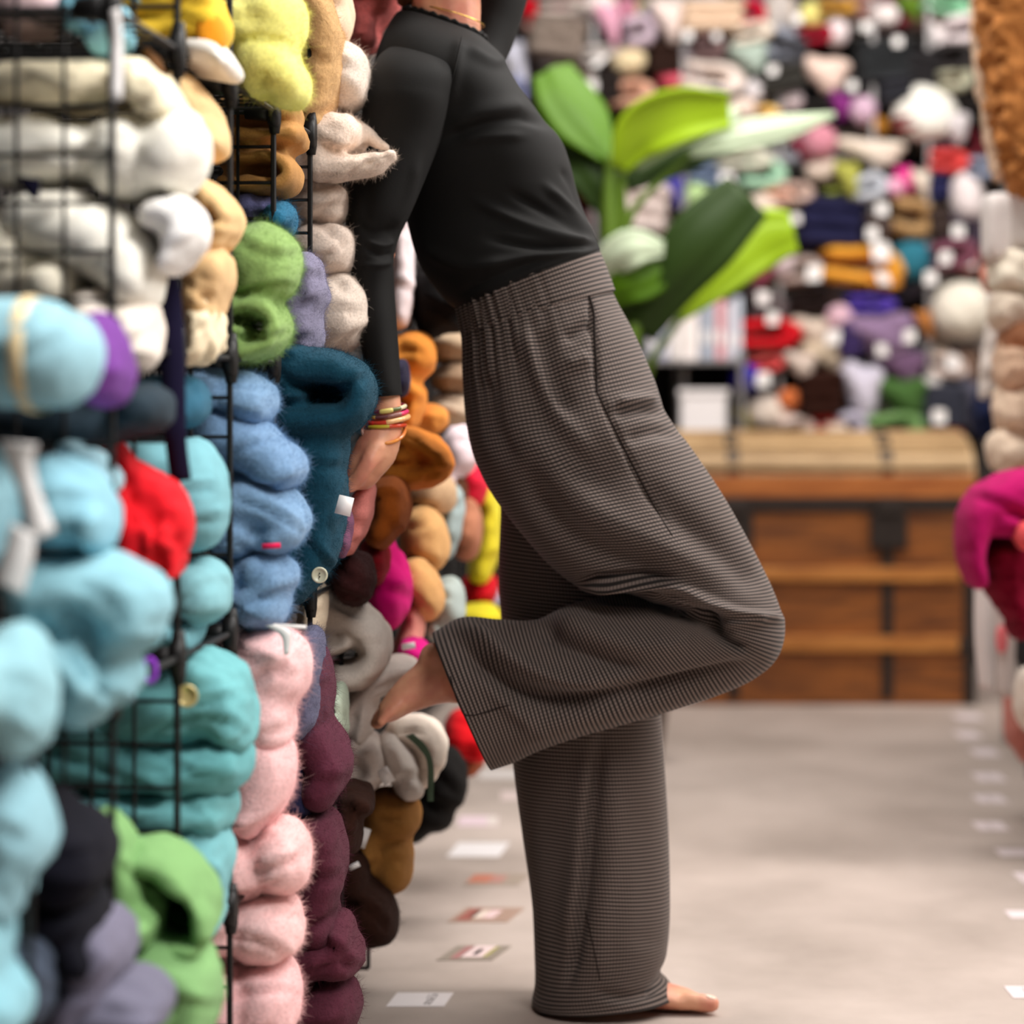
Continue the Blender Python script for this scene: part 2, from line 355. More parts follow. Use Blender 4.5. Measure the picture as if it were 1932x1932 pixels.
WHITE, CREAM, AQUA, TURQ = (255, 247, 230), (246, 230, 198), (136, 186, 202), (108, 172, 176)
G = garment
# --- top row
G('knit_bundle', 'mauve grey knit bundle at the top left corner of the rack', 'knitwear', (205, 178, 180), 'knit', C0, [('E', 55, 5, 85, 68)])
g = G('rolled_scarf', 'pale aqua rolled scarf under the top edge, beside the yellow folded hat', 'scarf', (126, 184, 202), 'knit', C0,
  [('T', [(185, 40, 16), (170, 62, 14), (150, 52, 14), (150, 22, 15), (182, 2, 15), (216, 18, 16), (222, 60, 18), (190, 96, 16)]), ('E', 178, 44, 34, 42, 0, 0.02, 0.08)], voxel=0.005)
G('knit_bundle', 'aqua knit bundle behind the white hanging tag on the top shelf', 'knitwear', (134, 184, 200), 'knit', C1, [('E', 262, 6, 42, 52), ('E', 232, 70, 34, 46)])
g = G('folded_hat', 'golden yellow folded felt hat with an orange opening on the top shelf', 'hat', (240, 200, 60), 'knit', C1,
  [('T', [(262, 98, 26), (300, 70, 40), (350, 50, 52), (392, 52, 50)], 0, 0.09), ('T', [(250, 20, 40), (320, 10, 40), (400, 10, 28)])], ridge=0.5)
V, Fc = [], []; ellipsoid(P(400, 62, C1 - 0.07), np.array((0.012, 0, 0.004)), np.array((-0.004, 0, 0.020)), np.array((0.006, 0.016, 0)), V=V, Fc=Fc); child(g, 'lining', mesh(V, Fc), wool((226, 148, 32)), 'orange lining of the hat opening')
G('knit_hat', 'small white felt hat sticking out below the yellow folded hat', 'hat', (246, 236, 226), 'knit', C1, [('T', [(365, 108, 26), (412, 116, 28), (436, 134, 17)])])
g = G('patterned_scarf', 'dark brown and ochre patterned scrap hanging below the yellow folded hat', 'scarf', (92, 58, 22), 'cloth', C0 + 0.1, [('T', [(285, 110, 16), (300, 150, 14), (290, 172, 8)], 0, 0.04)], voxel=0.004)
G('mohair_jumper', 'pale yellow brushed mohair jumper bulging from the top shelf', 'jumper', (250, 240, 140), 'fuzzy', C2,
  [('E', 515, 40, 68, 62), ('E', 500, 125, 72, 58, -20), ('E', 545, 160, 42, 48), ('T', [(430, 60, 50), (470, 60, 55)])], fuzz=1600)
G('fur_wrap', 'tan furry wrap squeezed behind the pale yellow mohair jumper', 'wrap', (196, 156, 106), 'fur', C4 - .06, [('T', [(585, -10, 40), (612, 80, 40), (596, 190, 40), (560, 240, 30)]), ('E', 590, 225, 34, 42)], fuzz=1300)
G('knit_bundle', 'peach beige knit roll at the top edge between fur wrap and woman', 'knitwear', (236, 206, 176), 'knit', C4, [('E', 625, 30, 42, 72), ('E', 600, 110, 40, 60)])
G('mohair_jumper', 'ivory brushed jumper bulging just left of the woman\'s shoulder', 'jumper', (226, 210, 196), 'fuzzy', C4, [('E', 650, 146, 50, 68), ('E', 600, 165, 50, 56)], fuzz=700)
G('mohair_jumper', 'salmon pink mohair jumper at the top edge behind the woman\'s shoulder', 'jumper', (224, 116, 112), 'fuzzy', C5, [('E', 695, 2, 62, 50), ('E', 690, 68, 30, 34)], fuzz=700)
# --- white garments, row three, nearest column
G('folded_jumper', 'crumpled cream jumper on top of the white pile behind the wire grid', 'jumper', CREAM, 'knit', C0, [('E', 110, 165, 170, 46), ('T', [(255, 140, 26), (280, 190, 34), (320, 215, 40)]), ('T', [(300, 160, 20), (322, 190, 22)])], ridge=0.7, wr=0.006)
G('folded_jumper', 'large white jumper fold bulging past the post, topmost of the white pile', 'jumper', WHITE, 'knit', C0, [('E', 325, 292, 74, 84, 10), ('E', 240, 300, 70, 90), ('E', 70, 290, 150, 68)], ridge=0.5, wr=0.005)
G('folded_jumper', 'small white pointed fold under the large white jumper', 'jumper', (253, 247, 238), 'knit', C0, [('T', [(300, 410, 34), (352, 412, 36), (350, 455, 36), (332, 492, 22), (320, 514, 9)])])
G('rolled_blanket', 'white rolled blanket slanting down across the middle of the white pile', 'blanket', WHITE, 'knit', C0, [('T', [(60, 420, 60), (160, 440, 74), (235, 490, 72), (262, 545, 50)])], ridge=0.3)
G('rolled_blanket', 'cream roll at the left edge in the white pile', 'blanket', (246, 234, 214), 'knit', C0, [('E', 20, 480, 66, 96), ('E', 110, 540, 60, 60)])
G('folded_jumper', 'lowest off-white jumper of the white pile beside the navy ribbon', 'jumper', (248, 232, 220), 'knit', C0, [('E', 252, 630, 54, 78), ('E', 190, 600, 60, 60)])
o = link('cloth_patch', flat([(28, 330, 76, 338), (40, 350, 76, 356), (56, 372, 72, 378)], C0 - 0.13), wool((24, 22, 44), 'cloth')); recenter(o); thing(o, 'small dark navy cloth corner poking out of the white pile', 'cloth')
# --- tan garments
G('fleece_jacket', 'tan fleece fold sloping down beside the brown folded towel', 'jacket', (226, 190, 138), 'knit', C1, [('T', [(340, 170, 34), (375, 215, 40), (398, 275, 34)]), ('E', 340, 250, 40, 60)])
G('rolled_fleece', 'tan fleece rolled into a spiral loop beside the green mohair', 'fleece', (228, 190, 136), 'knit', C1,
  [('T', [(330, 350, 26), (372, 356, 24), (410, 378, 22), (434, 412, 20), (420, 446, 20), (388, 462, 22), (355, 440, 22)]), ('T', [(372, 400, 22), (392, 402, 20)])], voxel=0.005, smooth=1)
G('fleece_jacket', 'tan fleece stack below the spiral loop, left of the green mohair', 'jacket', (222, 184, 134), 'knit', C1, [('E', 378, 500, 36, 50), ('E', 414, 515, 25, 48), ('E', 385, 570, 38, 55), ('E', 380, 460, 34, 32)])
G('lace_shawl', 'cream ruffled shawl edge hanging beside the navy ribbon', 'shawl', (244, 224, 190), 'knit', C1, [('T', [(385, 590, 30), (390, 640, 28), (368, 680, 14)]), ('E', 402, 620, 16, 34)], wr=0.007, wscale=60)
G('folded_towel', 'brown folded towel in layered U shaped folds behind the upper wire posts', 'towel', (178, 130, 74), 'knit', C3 - .04,
  [('T', [(430, 215, 26), (490, 212, 28), (545, 218, 30)]), ('T', [(430, 262, 16), (500, 264, 18), (560, 262, 22)]), ('T', [(430, 305, 17), (510, 304, 18), (546, 318, 19), (548, 344, 19), (515, 356, 18), (430, 352, 17)])], voxel=0.005, smooth=1)
G('knit_bundle', 'slate blue knit under the brown folded towel', 'knitwear', (96, 96, 138), 'fuzzy', C3 - .03, [('E', 480, 398, 52, 34)], fuzz=300)
G('knit_bundle', 'small dark teal fuzzy knit peeping out above the green mohair', 'knitwear', (34, 100, 132), 'fuzzy', C3 - .05, [('E', 530, 415, 30, 34)], fuzz=400)
g = G('mohair_jumper', 'green brushed mohair jumper curled into a roll with a dark slit', 'jumper', (138, 170, 98), 'fuzzy', C2,
  [('E', 492, 500, 78, 80, -12), ('T', [(430, 585, 22), (470, 578, 22), (510, 588, 22), (528, 618, 21), (512, 650, 21), (470, 664, 22), (430, 660, 22)]), ('E', 450, 628, 34, 16)], fuzz=2600, voxel=0.005)
G('mohair_scarf', 'lavender grey mohair scarf between green mohair and ivory jumpers', 'scarf', (122, 118, 142), 'fuzzy', C3, [('E', 565, 610, 48, 76), ('T', [(580, 505, 30), (590, 560, 34)])], fuzz=900)
# --- ivory stack in front of the woman
g = G('knit_hat', 'ivory angora hat with open brim pointing at the woman\'s arm', 'hat', (232, 212, 196), 'fuzzy', C4 - 0.04,
  [('T', [(575, 300, 52), (625, 262, 50), (655, 250, 34)]), ('T', [(610, 240, 26), (660, 244, 24), (700, 264, 18), (742, 290, 8)], 0.05, 0.05), ('T', [(600, 320, 24), (650, 318, 24), (700, 312, 20), (742, 294, 8)], -0.05, 0.05), ('T', [(660, 280, 22), (700, 285, 16)], 0.05, 0.03)], voxel=0.0045, smooth=1, fuzz=1500)
G('folded_jumper', 'ivory jumper folded under the open brimmed hat', 'jumper', (218, 200, 186), 'fuzzy', C4, [('E', 600, 380, 62, 46, 20)], fuzz=600)
G('folded_jumper', 'ivory jumper second from the bottom of the stack at the woman\'s elbow', 'jumper', (226, 208, 194), 'fuzzy', C4, [('E', 612, 470, 66, 54, 10)], fuzz=800)
G('folded_jumper', 'round ivory jumper lowest of the stack beside the woman\'s forearm', 'jumper', (224, 208, 194), 'fuzzy', C4, [('E', 634, 590, 68, 78)], fuzz=1000)
g = FUZZ[-1][0]; child(g, 'price_tag', tag_mesh(588, 548, 18, 30, C4 - 0.12, 20), WHITETAG, 'white price tag')
# --- blue mohair stack
BL = (120, 155, 190)
G('mohair_jumper', 'blue mohair jumper topmost of the sky blue stack behind the wire post', 'jumper', BL, 'fuzzy', C2, [('E', 465, 755, 62, 52, 15), ('E', 400, 740, 60, 50)], fuzz=1300)
G('mohair_jumper', 'blue mohair jumper second from the top of the sky blue stack', 'jumper', (115, 149, 185), 'fuzzy', C2, [('T', [(400, 810, 50), (470, 838, 56), (535, 885, 46)])], fuzz=1800)
G('mohair_jumper', 'blue mohair jumper third from the top of the sky blue stack', 'jumper', (122, 157, 191), 'fuzzy', C2, [('T', [(400, 950, 55), (490, 950, 56), (545, 985, 42), (520, 1015, 36)]), ('E', 450, 1010, 60, 44)], fuzz=1800)
g = FUZZ[-1][0]; child(g, 'garment_label', tag_mesh(512, 1030, 36, 10, C2 - 0.125, -3), wool((232, 40, 90), 'cloth'), 'pink sewn label')
G('mohair_jumper', 'blue mohair jumper lowest of the sky blue stack above the pink pile', 'jumper', (118, 153, 188), 'fuzzy', C2, [('E', 500, 1080, 66, 46, 12), ('E', 486, 1135, 66, 52), ('E', 420, 1110, 40, 60)], fuzz=1800)
# --- dark teal cardigan
g = G('mohair_cardigan', 'dark teal mohair cardigan with rolled collar hanging out over the rack edge', 'cardigan', (18, 62, 80), 'fuzzy', C3 - 0.02,
  [('T', [(535, 712, 38), (570, 694, 38), (630, 696, 36), (672, 718, 32), (682, 752, 30), (656, 786, 32), (610, 794, 36), (550, 790, 38)]), ('E', 600, 745, 80, 36, 0, .05, .04), ('E', 555, 745, 40, 18), ('E', 560, 668, 40, 24),
   ('T', [(600, 820, 60), (606, 900, 52), (604, 980, 48), (590, 1050, 44), (560, 1110, 30)], 0, 0.08), ('T', [(530, 850, 44), (520, 1000, 50), (520, 1100, 44)])], fuzz=4200, voxel=0.005, smooth=1)
for (bx, by) in ((603, 1085),):
    bt = child(g, 'button', button_mesh(bx, by, 15.5, C3 - 0.112), plain('shell_button', (196, 196, 170), 0.3, var=0.25, scale=90), 'pale shell button')
    link('button_hole', holes_mesh(bx, by, C3 - 0.115), BLACKPLASTIC, bt)
child(g, 'price_tag', tag_mesh(650, 954, 30, 36, C3 - 0.108, 14), WHITETAG, 'white price tag')
# --- aqua and red, row two
G('folded_jumper', 'aqua folded jumper behind the navy ribbon, topmost under the middle shelf', 'jumper', (118, 174, 184), 'knit', C1, [('E', 360, 935, 74, 112, -8), ('E', 280, 880, 80, 60)])
G('folded_jumper', 'aqua jumper fold below the red cloth, right of the wire post', 'jumper', (126, 178, 186), 'knit', C1, [('E', 378, 1118, 60, 66), ('E', 300, 1110, 60, 60)])
G('knit_bundle', 'small aqua knit ball just above the black connector', 'knitwear', (122, 180, 192), 'knit', C1, [('E', 346, 1192, 40, 36), ('E', 300, 1200, 40, 40)])
G('felt_coat', 'bright red felt coat folded among the aqua knitwear', 'coat', (220, 24, 36), 'cloth', C0 + 0.06,
  [('T', [(150, 832, 16), (205, 858, 24), (262, 905, 34), (310, 945, 40), (326, 990, 36), (330, 1040, 24), (336, 1085, 8)], 0, 0.07), ('T', [(240, 945, 36), (252, 1000, 48), (262, 1060, 46)], -0.03, 0.06), ('E', 312, 1010, 40, 52)], ridge=0.5, wr=0.005, voxel=0.005, smooth=1, auto=0, folds=[([(185, 845), (226, 880), (252, 928), (262, 958)], 9, -.014), ([(296, 960), (292, 1000), (302, 1050), (324, 1086)], 14, -.010), ([(318, 950), (346, 970), (352, 1010)], 16, .005), ([(300, 1010), (330, 1020), (350, 1030)], 8, -.005), ([(244, 950), (252, 972), (256, 990)], 10, -.007), ([(306, 1045), (330, 1052)], 8, -.005)])
G('folded_jumper', 'aqua jumper fold at the left edge under the cream ribbon', 'jumper', (146, 190, 202), 'knit', CM, [('E', -5, 960, 62, 120)])
G('folded_jumper', 'aqua jumper bulging right of the cream ribbon beside the red coat', 'jumper', AQUA, 'knit', CM + .05, [('E', 118, 950, 88, 92, 25), ('E', 190, 990, 28, 60, 10)])
G('folded_jumper', 'thin aqua flap lying along the upper edge of the red coat', 'jumper', (146, 184, 196), 'knit', CM + .18, [('T', [(130, 845, 22), (180, 875, 26), (215, 912, 20)], 0, 0.05)])
G('folded_jumper', 'large aqua jumper fold below the red coat, left of the purple ring', 'jumper', (138, 186, 198), 'knit', CM + .04, [('T', [(80, 1120, 66), (170, 1115, 76), (250, 1130, 68), (262, 1175, 58)]), ('T', [(60, 1190, 30), (130, 1230, 34), (180, 1290, 36)], -0.03), ('T', [(180, 1220, 60), (215, 1290, 50)]), ('T', [(130, 1290, 56), (170, 1330, 40)])], ridge=0.5, wr=0.005, folds=[([(110, 1150), (170, 1200), (205, 1270), (214, 1340)], 20, -.020), ([(20, 1180), (90, 1190), (150, 1240), (170, 1290)], 16, -.016), ([(140, 1090), (200, 1130), (240, 1190)], 14, -.008)])
G('folded_jumper', 'aqua jumper with a round rolled end at the lower left edge', 'jumper', (144, 190, 200), 'knit', 2.2, [('E', 40, 1300, 62, 130, -6), ('E', -10, 1290, 40, 74, 0, -0.06)])
G('folded_jumper', 'aqua cardigan bulging at the left edge above the black hat', 'jumper', (140, 184, 196), 'knit', 2.25, [('E', 30, 1545, 66, 110, -14), ('E', 10, 1650, 50, 90)])
G('folded_jumper', 'pale aqua jumper corner at the bottom left of the rack', 'jumper', (134, 184, 196), 'knit', 2.2, [('E', -5, 1900, 60, 70), ('E', -20, 1790, 34, 70)])
g = G('rolled_blanket', 'pale aqua rolled blanket with a peach paper band sticking out at the left', 'blanket', (150, 194, 206), 'knit', CM - 0.05, [('T', [(-60, 668, 102), (40, 664, 106), (84, 672, 104), (104, 676, 98)], 0, 0.095)], ridge=0.1, wr=0.002)
V, Fc = [], []
cA, cB = P(62, 668, CM - 0.05), P(74, 670, CM - 0.05); s = 2.35 / F
rings = []
for t, q in ((0, 1.03), (0.35, 1.05), (0.7, 1.05), (1, 1.03)):
    c = cA + (cB - cA) * (t * 2.2 - 0.6)
    rings.append([c + np.array((abs(math.cos(a)) * 0, spow(math.sin(a), 2 / 2.4) * 0.095 * q, spow(math.cos(a), 2 / 2.4) * 105 * s * q)) for a in np.linspace(0, 2 * PI, 40, endpoint=False)])
rings_mesh(rings, False, V, Fc)
child(g, 'paper_band', mesh(V, Fc), plain('printed_band', (236, 206, 160), 0.7, var=0.35, scale=60), 'peach printed paper band')
G('knit_bundle', 'purple felt piece behind the end of the pale aqua rolled blanket', 'knitwear', (112, 58, 140), 'knit', CM + .06, [('E', 186, 680, 62, 92, -12)])
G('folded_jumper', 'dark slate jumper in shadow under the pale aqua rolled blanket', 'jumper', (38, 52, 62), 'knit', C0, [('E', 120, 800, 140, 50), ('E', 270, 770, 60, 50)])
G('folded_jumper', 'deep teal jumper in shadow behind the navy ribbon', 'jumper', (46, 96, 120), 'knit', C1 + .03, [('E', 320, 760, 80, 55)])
# --- turquoise stack
g = G('folded_cardigan', 'turquoise cardigan with a gold button, topmost of the turquoise stack', 'cardigan', TURQ, 'knit', C1, [('T', [(220, 1340, 66), (330, 1330, 84), (400, 1310, 82)]), ('T', [(380, 1260, 44), (420, 1300, 56), (444, 1380, 42)])], ridge=0.6, wr=0.005)
bt = child(g, 'button', button_mesh(352, 1313, 22, C1 - 0.125), plain('gold_button', (206, 188, 128), 0.25, 0.3, var=0.3, scale=80), 'gold button')
G('folded_jumper', 'turquoise jumper with a wide rounded fold, middle of the turquoise stack', 'jumper', (102, 168, 172), 'knit', C1, [('T', [(120, 1430, 56), (320, 1440, 58), (420, 1430, 66)]), ('E', 180, 1380, 100, 60)], ridge=0.6, wr=0.005)
G('folded_jumper', 'turquoise jumper second from the bottom of the turquoise stack', 'jumper', (108, 172, 176), 'knit', C1, [('T', [(170, 1510, 36), (300, 1516, 44), (400, 1520, 54)])], ridge=0.6, wr=0.004)
G('folded_jumper', 'turquoise jumper hanging down behind the green felt bag, lowest of the stack', 'jumper', (116, 176, 182), 'knit', C1, [('T', [(220, 1590, 50), (340, 1580, 60), (390, 1600, 50), (392, 1680, 34), (398, 1740, 22)])], ridge=0.5, wr=0.004)
# --- pink stack
PK = (246, 198, 198)
g = G('mohair_jumper', 'pale pink mohair jumper with a white ribbon bow, topmost of the pink pile', 'jumper', PK, 'fuzzy', C2, [('E', 506, 1258, 82, 80), ('T', [(430, 1290, 60), (490, 1330, 70), (510, 1370, 50)])], fuzz=2400)
child(g, 'ribbon_bow', flat([(500, 1180, 520, 1178), (530, 1200, 548, 1192), (536, 1236, 546, 1234)], C2 - 0.125), WHITETAG)
child(g, 'tag_string', flat([(516, 1176, 516, 1182), (578, 1180, 578, 1187)], C2 - 0.12), WHITETAG)
G('mohair_jumper', 'pale pink mohair jumper second from the top of the pink pile', 'jumper', (244, 194, 194), 'fuzzy', C2, [('T', [(420, 1460, 50), (490, 1420, 60), (500, 1480, 56), (470, 1540, 40)])], fuzz=1800)
G('mohair_jumper', 'pale pink mohair jumper with a round bulge in the middle of the pink pile', 'jumper', (246, 196, 194), 'fuzzy', C2, [('E', 532, 1612, 56, 70, -8), ('T', [(415, 1590, 50), (460, 1640, 60)])], fuzz=2000)
G('mohair_jumper', 'pale pink mohair jumper second from the bottom of the pink pile', 'jumper', (248, 200, 198), 'fuzzy', C2, [('E', 500, 1744, 76, 70), ('E', 420, 1740, 50, 60)], fuzz=1800)
G('mohair_jumper', 'pale pink mohair jumper lowest of the pink pile at the bottom edge', 'jumper', (244, 194, 194), 'fuzzy', C2, [('E', 505, 1880, 66, 84), ('E', 425, 1890, 60, 90)], fuzz=1800)
# --- slate, navy, burgundy
G('mohair_scarf', 'slate grey mohair scarf hanging between pink pile and burgundy jumpers', 'scarf', (88, 88, 112), 'fuzzy', C3 - .04, [('T', [(588, 1200, 20), (586, 1270, 28), (572, 1340, 36), (560, 1370, 28)], 0, 0.09)], fuzz=900, auto=0, ridge=0)
G('knit_bundle', 'dark navy knit behind the pink pile and below the slate scarf', 'knitwear', (30, 32, 62), 'knit', C3, [('E', 562, 1480, 32, 90)])
G('knit_bundle', 'dark teal blue knit at the bottom edge between pink and burgundy piles', 'knitwear', (36, 62, 80), 'knit', C3, [('E', 545, 1930, 40, 60)])
BG_ = (84, 38, 54)
G('folded_jumper', 'burgundy jumper topmost of the burgundy stack beside the grey hats', 'jumper', BG_, 'fuzzy', C3, [('E', 596, 1290, 36, 80), ('T', [(580, 1350, 40), (600, 1400, 52), (622, 1440, 46), (600, 1490, 40)])], fuzz=900)
G('folded_jumper', 'burgundy jumper with a deep curl in the middle of the burgundy stack', 'jumper', (80, 36, 50), 'fuzzy', C3, [('T', [(570, 1560, 40), (605, 1570, 44), (614, 1640, 42), (592, 1700, 44)]), ('E', 600, 1740, 44, 50)], fuzz=800)
G('folded_jumper', 'burgundy jumper second from the bottom of the burgundy stack', 'jumper', (84, 38, 52), 'fuzzy', C3, [('T', [(560, 1810, 40), (610, 1790, 46), (646, 1800, 44)]), ('E', 640, 1760, 34, 40)], fuzz=700)
G('folded_jumper', 'burgundy jumper lowest of the burgundy stack on the floor', 'jumper', (78, 34, 48), 'fuzzy', C3, [('T', [(560, 1900, 50), (630, 1890, 58)]), ('E', 600, 1960, 80, 60)], fuzz=700)
# --- green, black, grey at the lower left
g = G('felt_bag', 'light green felt bag with a dark open slot beside the turquoise stack', 'bag', (124, 168, 106), 'knit', C0 + .02,
  [('T', [(262, 1610, 26), (300, 1612, 30), (345, 1640, 26), (385, 1690, 22), (396, 1740, 20)], 0, 0.09), ('T', [(300, 1760, 12), (340, 1770, 16), (385, 1766, 16)], 0, 0.09), ('T', [(280, 1690, 40), (285, 1730, 36)], 0.0, 0.08), ('T', [(260, 1640, 30), (330, 1690, 14), (385, 1740, 10)], 0.08, 0.02)], voxel=0.004, smooth=1, ridge=0.2)
V, Fc = [], []; ellipsoid(P(345, 1725, C0 + .05), np.array((0.023, 0, -0.010)), np.array((0.004, 0, 0.012)), np.array((0, 0.04, 0)), V=V, Fc=Fc); child(g, 'lining', mesh(V, Fc), wool((22, 74, 26)), 'shaded inside of the bag painted dark green')  # dark ellipsoid paints the shade inside the bag's open slot
G('felt_hat', 'light green felt hat standing upright between black hat and green bag', 'hat', (122, 166, 104), 'knit', C0 - .02, [('T', [(196, 1556, 34), (220, 1590, 36), (236, 1650, 38), (238, 1710, 44), (225, 1740, 40)], 0, 0.07), ('E', 275, 1735, 34, 40)], voxel=0.005)
G('felt_hat', 'light green felt hat lowest on the rack beside the pink pile', 'hat', (128, 172, 112), 'knit', C0, [('T', [(240, 1810, 36), (300, 1800, 44), (360, 1830, 46), (376, 1890, 40), (360, 1950, 40)]), ('E', 330, 1880, 60, 60)], voxel=0.005)
G('knit_hat', 'large black knitted hat beside the green upright hat at the lower left', 'hat', (15, 15, 26), 'knit', CM + .06, [('E', 120, 1610, 98, 96, 20), ('E', 90, 1540, 50, 50)])
G('knit_hat', 'smaller black hat tucked under the large black knitted hat', 'hat', (12, 12, 22), 'knit', CM + .08, [('E', 120, 1730, 88, 70), ('E', 165, 1790, 44, 44)])
G('ribbed_hat', 'dark slate ribbed hat at the lower left below the black hats', 'hat', (62, 72, 88), 'knit', CM, [('E', 60, 1840, 54, 90)], wscale=60)
G('folded_jumper', 'grey lavender jumper curving up behind the black hats', 'jumper', (112, 109, 128), 'knit', CM + .1, [('T', [(196, 1752, 38), (208, 1790, 44), (180, 1840, 54), (150, 1900, 60)])])
G('folded_jumper', 'grey lavender jumper end pointing right at the bottom edge below the green hat', 'jumper', (108, 106, 124), 'knit', CM + .1, [('T', [(180, 1890, 60), (250, 1890, 56), (290, 1900, 40)])])
# --- hanging strips, ribbons, ring, tag
o = link('navy_ribbon', flat([(300, 496, 322, 492), (300, 560, 340, 545), (300, 640, 347, 630), (306, 760, 350, 752), (312, 840, 352, 832), (322, 910, 361, 905)], 2.80, 0.0022, [0, .01, 0, -.01, 0]), wool((22, 18, 44), 'cloth')); recenter(o); thing(o, 'long dark navy ribbon hanging down in front of the wire rack', 'ribbon')
o = link('price_strip', flat([(208, 20, 226, 14), (210, 80, 232, 80), (208, 190, 231, 188)], 2.52, 0.0012, [0.0, 0.005, 0]), WHITETAG); recenter(o); thing(o, 'narrow white paper strip hanging from the top shelf beside a wire post', 'tag')
g = link('cloth_ribbon', flat([(0, 832, 72, 838), (16, 880, 64, 870), (40, 940, 76, 926), (56, 1026, 106, 1002)], 2.24, 0.0016, [0, .005, .0]), wool((254, 250, 246), 'cloth')); recenter(g); thing(g, 'cream cloth ribbon tied across the aqua jumpers at the left edge', 'ribbon')
child(g, 'ribbon_tail', flat([(22, 985, 66, 1010), (0, 1060, 62, 1060), (-12, 1098, 44, 1124)], 2.23, 0.0016), wool((252, 248, 244), 'cloth'))
V, Fc = [], []; rr = [P(282 + 11 * math.cos(a), 1265 + 21 * math.sin(a), 2.70) for a in np.linspace(0, 2 * PI, 25)]
tube3(rr, [0.0028] * 25, n=10, m=2, V=V, Fc=Fc, roundend=False); o = link('cord_ring', mesh(V, Fc), wool((150, 70, 205), 'cloth')); recenter(o); thing(o, 'purple cord ring hanging beside the black connector', 'cord')
# --- beyond: grey hats, browns, black
g = G('knit_hat', 'grey knitted hat curled into a spiral with a dark hole', 'hat', (206, 194, 184), 'knit', C5 - .1,
  [('T', [(600, 1100, 22), (612, 1150, 44), (655, 1160, 40), (695, 1190, 36), (706, 1232, 32), (680, 1268, 30), (636, 1276, 28)]), ('T', [(612, 1215, 24), (640, 1212, 18), (660, 1206, 14)])], voxel=0.0055, smooth=1)
G('knit_scarf', 'cream knit edge behind the cardigan button above the grey spiral hat', 'scarf', (226, 208, 182), 'knit', C4 + .02, [('E', 592, 1160, 26, 62, 10)])
G('knit_scarf', 'grey scarf draped behind the woman\'s raised foot', 'scarf', (208, 196, 188), 'knit', C5, [('T', [(652, 1370, 16), (662, 1330, 18), (690, 1300, 24), (740, 1268, 30), (772, 1262, 20)]), ('T', [(690, 1300, 20), (690, 1340, 24), (680, 1385, 20)])], voxel=0.0055, smooth=1)
G('knit_mitten', 'round grey rolled sock below the grey scarf, left of a white tag', 'sock', (202, 190, 182), 'knit', C5, [('T', [(650, 1420, 22), (670, 1400, 24), (700, 1412, 24), (706, 1450, 24), (680, 1478, 26), (650, 1484, 24)]), ('E', 660, 1450, 36, 28)], voxel=0.0055, smooth=1)
g = G('knit_pouch', 'grey felt pouch with a green striped lining below the raised foot', 'pouch', (206, 196, 188), 'knit', C5 + .05, [('T', [(738, 1400, 26), (758, 1440, 34), (776, 1480, 30)])])
child(g, 'striped_lining', flat([(765, 1388, 780, 1384), (790, 1412, 806, 1410), (806, 1440, 818, 1446), (806, 1512, 818, 1512)], C5 - 0.05, 0.003), wool((96, 120, 100), 'cloth'), 'green striped lining')
child(g, 'price_tag', tag_mesh(728, 1464, 24, 32, C5 - .09, -30), WHITETAG, 'white price tag')
G('felt_hat', 'cream felt hat lying under the woman\'s raised foot', 'hat', (234, 220, 206), 'knit', C5 + .1, [('T', [(750, 1374, 22), (790, 1382, 34), (812, 1410, 34), (806, 1450, 26), (790, 1470, 16)])])
G('knit_bundle', 'sage green knit edge between burgundy stack and grey scarf', 'knitwear', (176, 190, 170), 'knit', C4, [('E', 640, 1350, 18, 62)])
g = G('fur_hat', 'dark brown fur hat bulging onto the floor below the tan felt bag', 'hat', (46, 24, 16), 'fur', C5, [('E', 700, 1718, 50, 70, -20), ('E', 665, 1650, 40, 60)], fuzz=500)
child(g, 'price_tag', tag_mesh(668, 1634, 22, 10, C5 - .12, -25), WHITETAG, 'white price tag')
g = G('felt_bag', 'tan brown felt bag hanging out at the bottom under the grey pouch', 'bag', (168, 118, 60), 'knit', C5 + .06, [('E', 738, 1536, 58, 50), ('E', 742, 1620, 40, 66), ('E', 700, 1600, 34, 60)])
child(g, 'price_tag', tag_mesh(684, 1580, 22, 38, C5 - .06, 20), WHITETAG, 'white price tag')
G('fur_scarf', 'very dark brown scarf in the gap between burgundy stack and tan bag', 'scarf', (52, 28, 20), 'fur', C4 + .03, [('E', 662, 1540, 26, 70), ('E', 680, 1510, 30, 30)])
G('fur_hat', 'black fur hat hanging low at the far end of the rack above the floor', 'hat', (20, 18, 17), 'fur', C7, [('E', 838, 1470, 46, 62), ('E', 812, 1530, 48, 38), ('E', 780, 1560, 26, 24)], fuzz=500)
# --- between arm and trousers
CAM = (222, 140, 56)
G('felt_hat', 'camel orange felt hat sticking out right of the woman\'s forearm', 'hat', CAM, 'knit', C6, [('E', 780, 672, 46, 46, -15), ('T', [(745, 660, 30), (765, 720, 22), (780, 750, 26), (770, 790, 24)])])
G('felt_hat', 'camel orange felt knob above the large brown camel mitten', 'hat', (224, 146, 66), 'knit', C6 + .1, [('E', 806, 790, 40, 30)])
G('felt_mitten', 'large camel orange mitten with a dark fold beside the woman\'s hand', 'mitten', (206, 122, 42), 'knit', C5 + .1, [('T', [(735, 820, 22), (780, 832, 26), (825, 858, 26), (834, 884, 22), (800, 896, 26), (740, 896, 28)]), ('E', 765, 862, 36, 20)], voxel=0.005, smooth=1)
G('felt_mitten', 'brown orange mitten hanging below the large camel mitten', 'mitten', (150, 76, 22), 'knit', C5, [('T', [(735, 930, 38), (740, 965, 36), (715, 1010, 28)])])
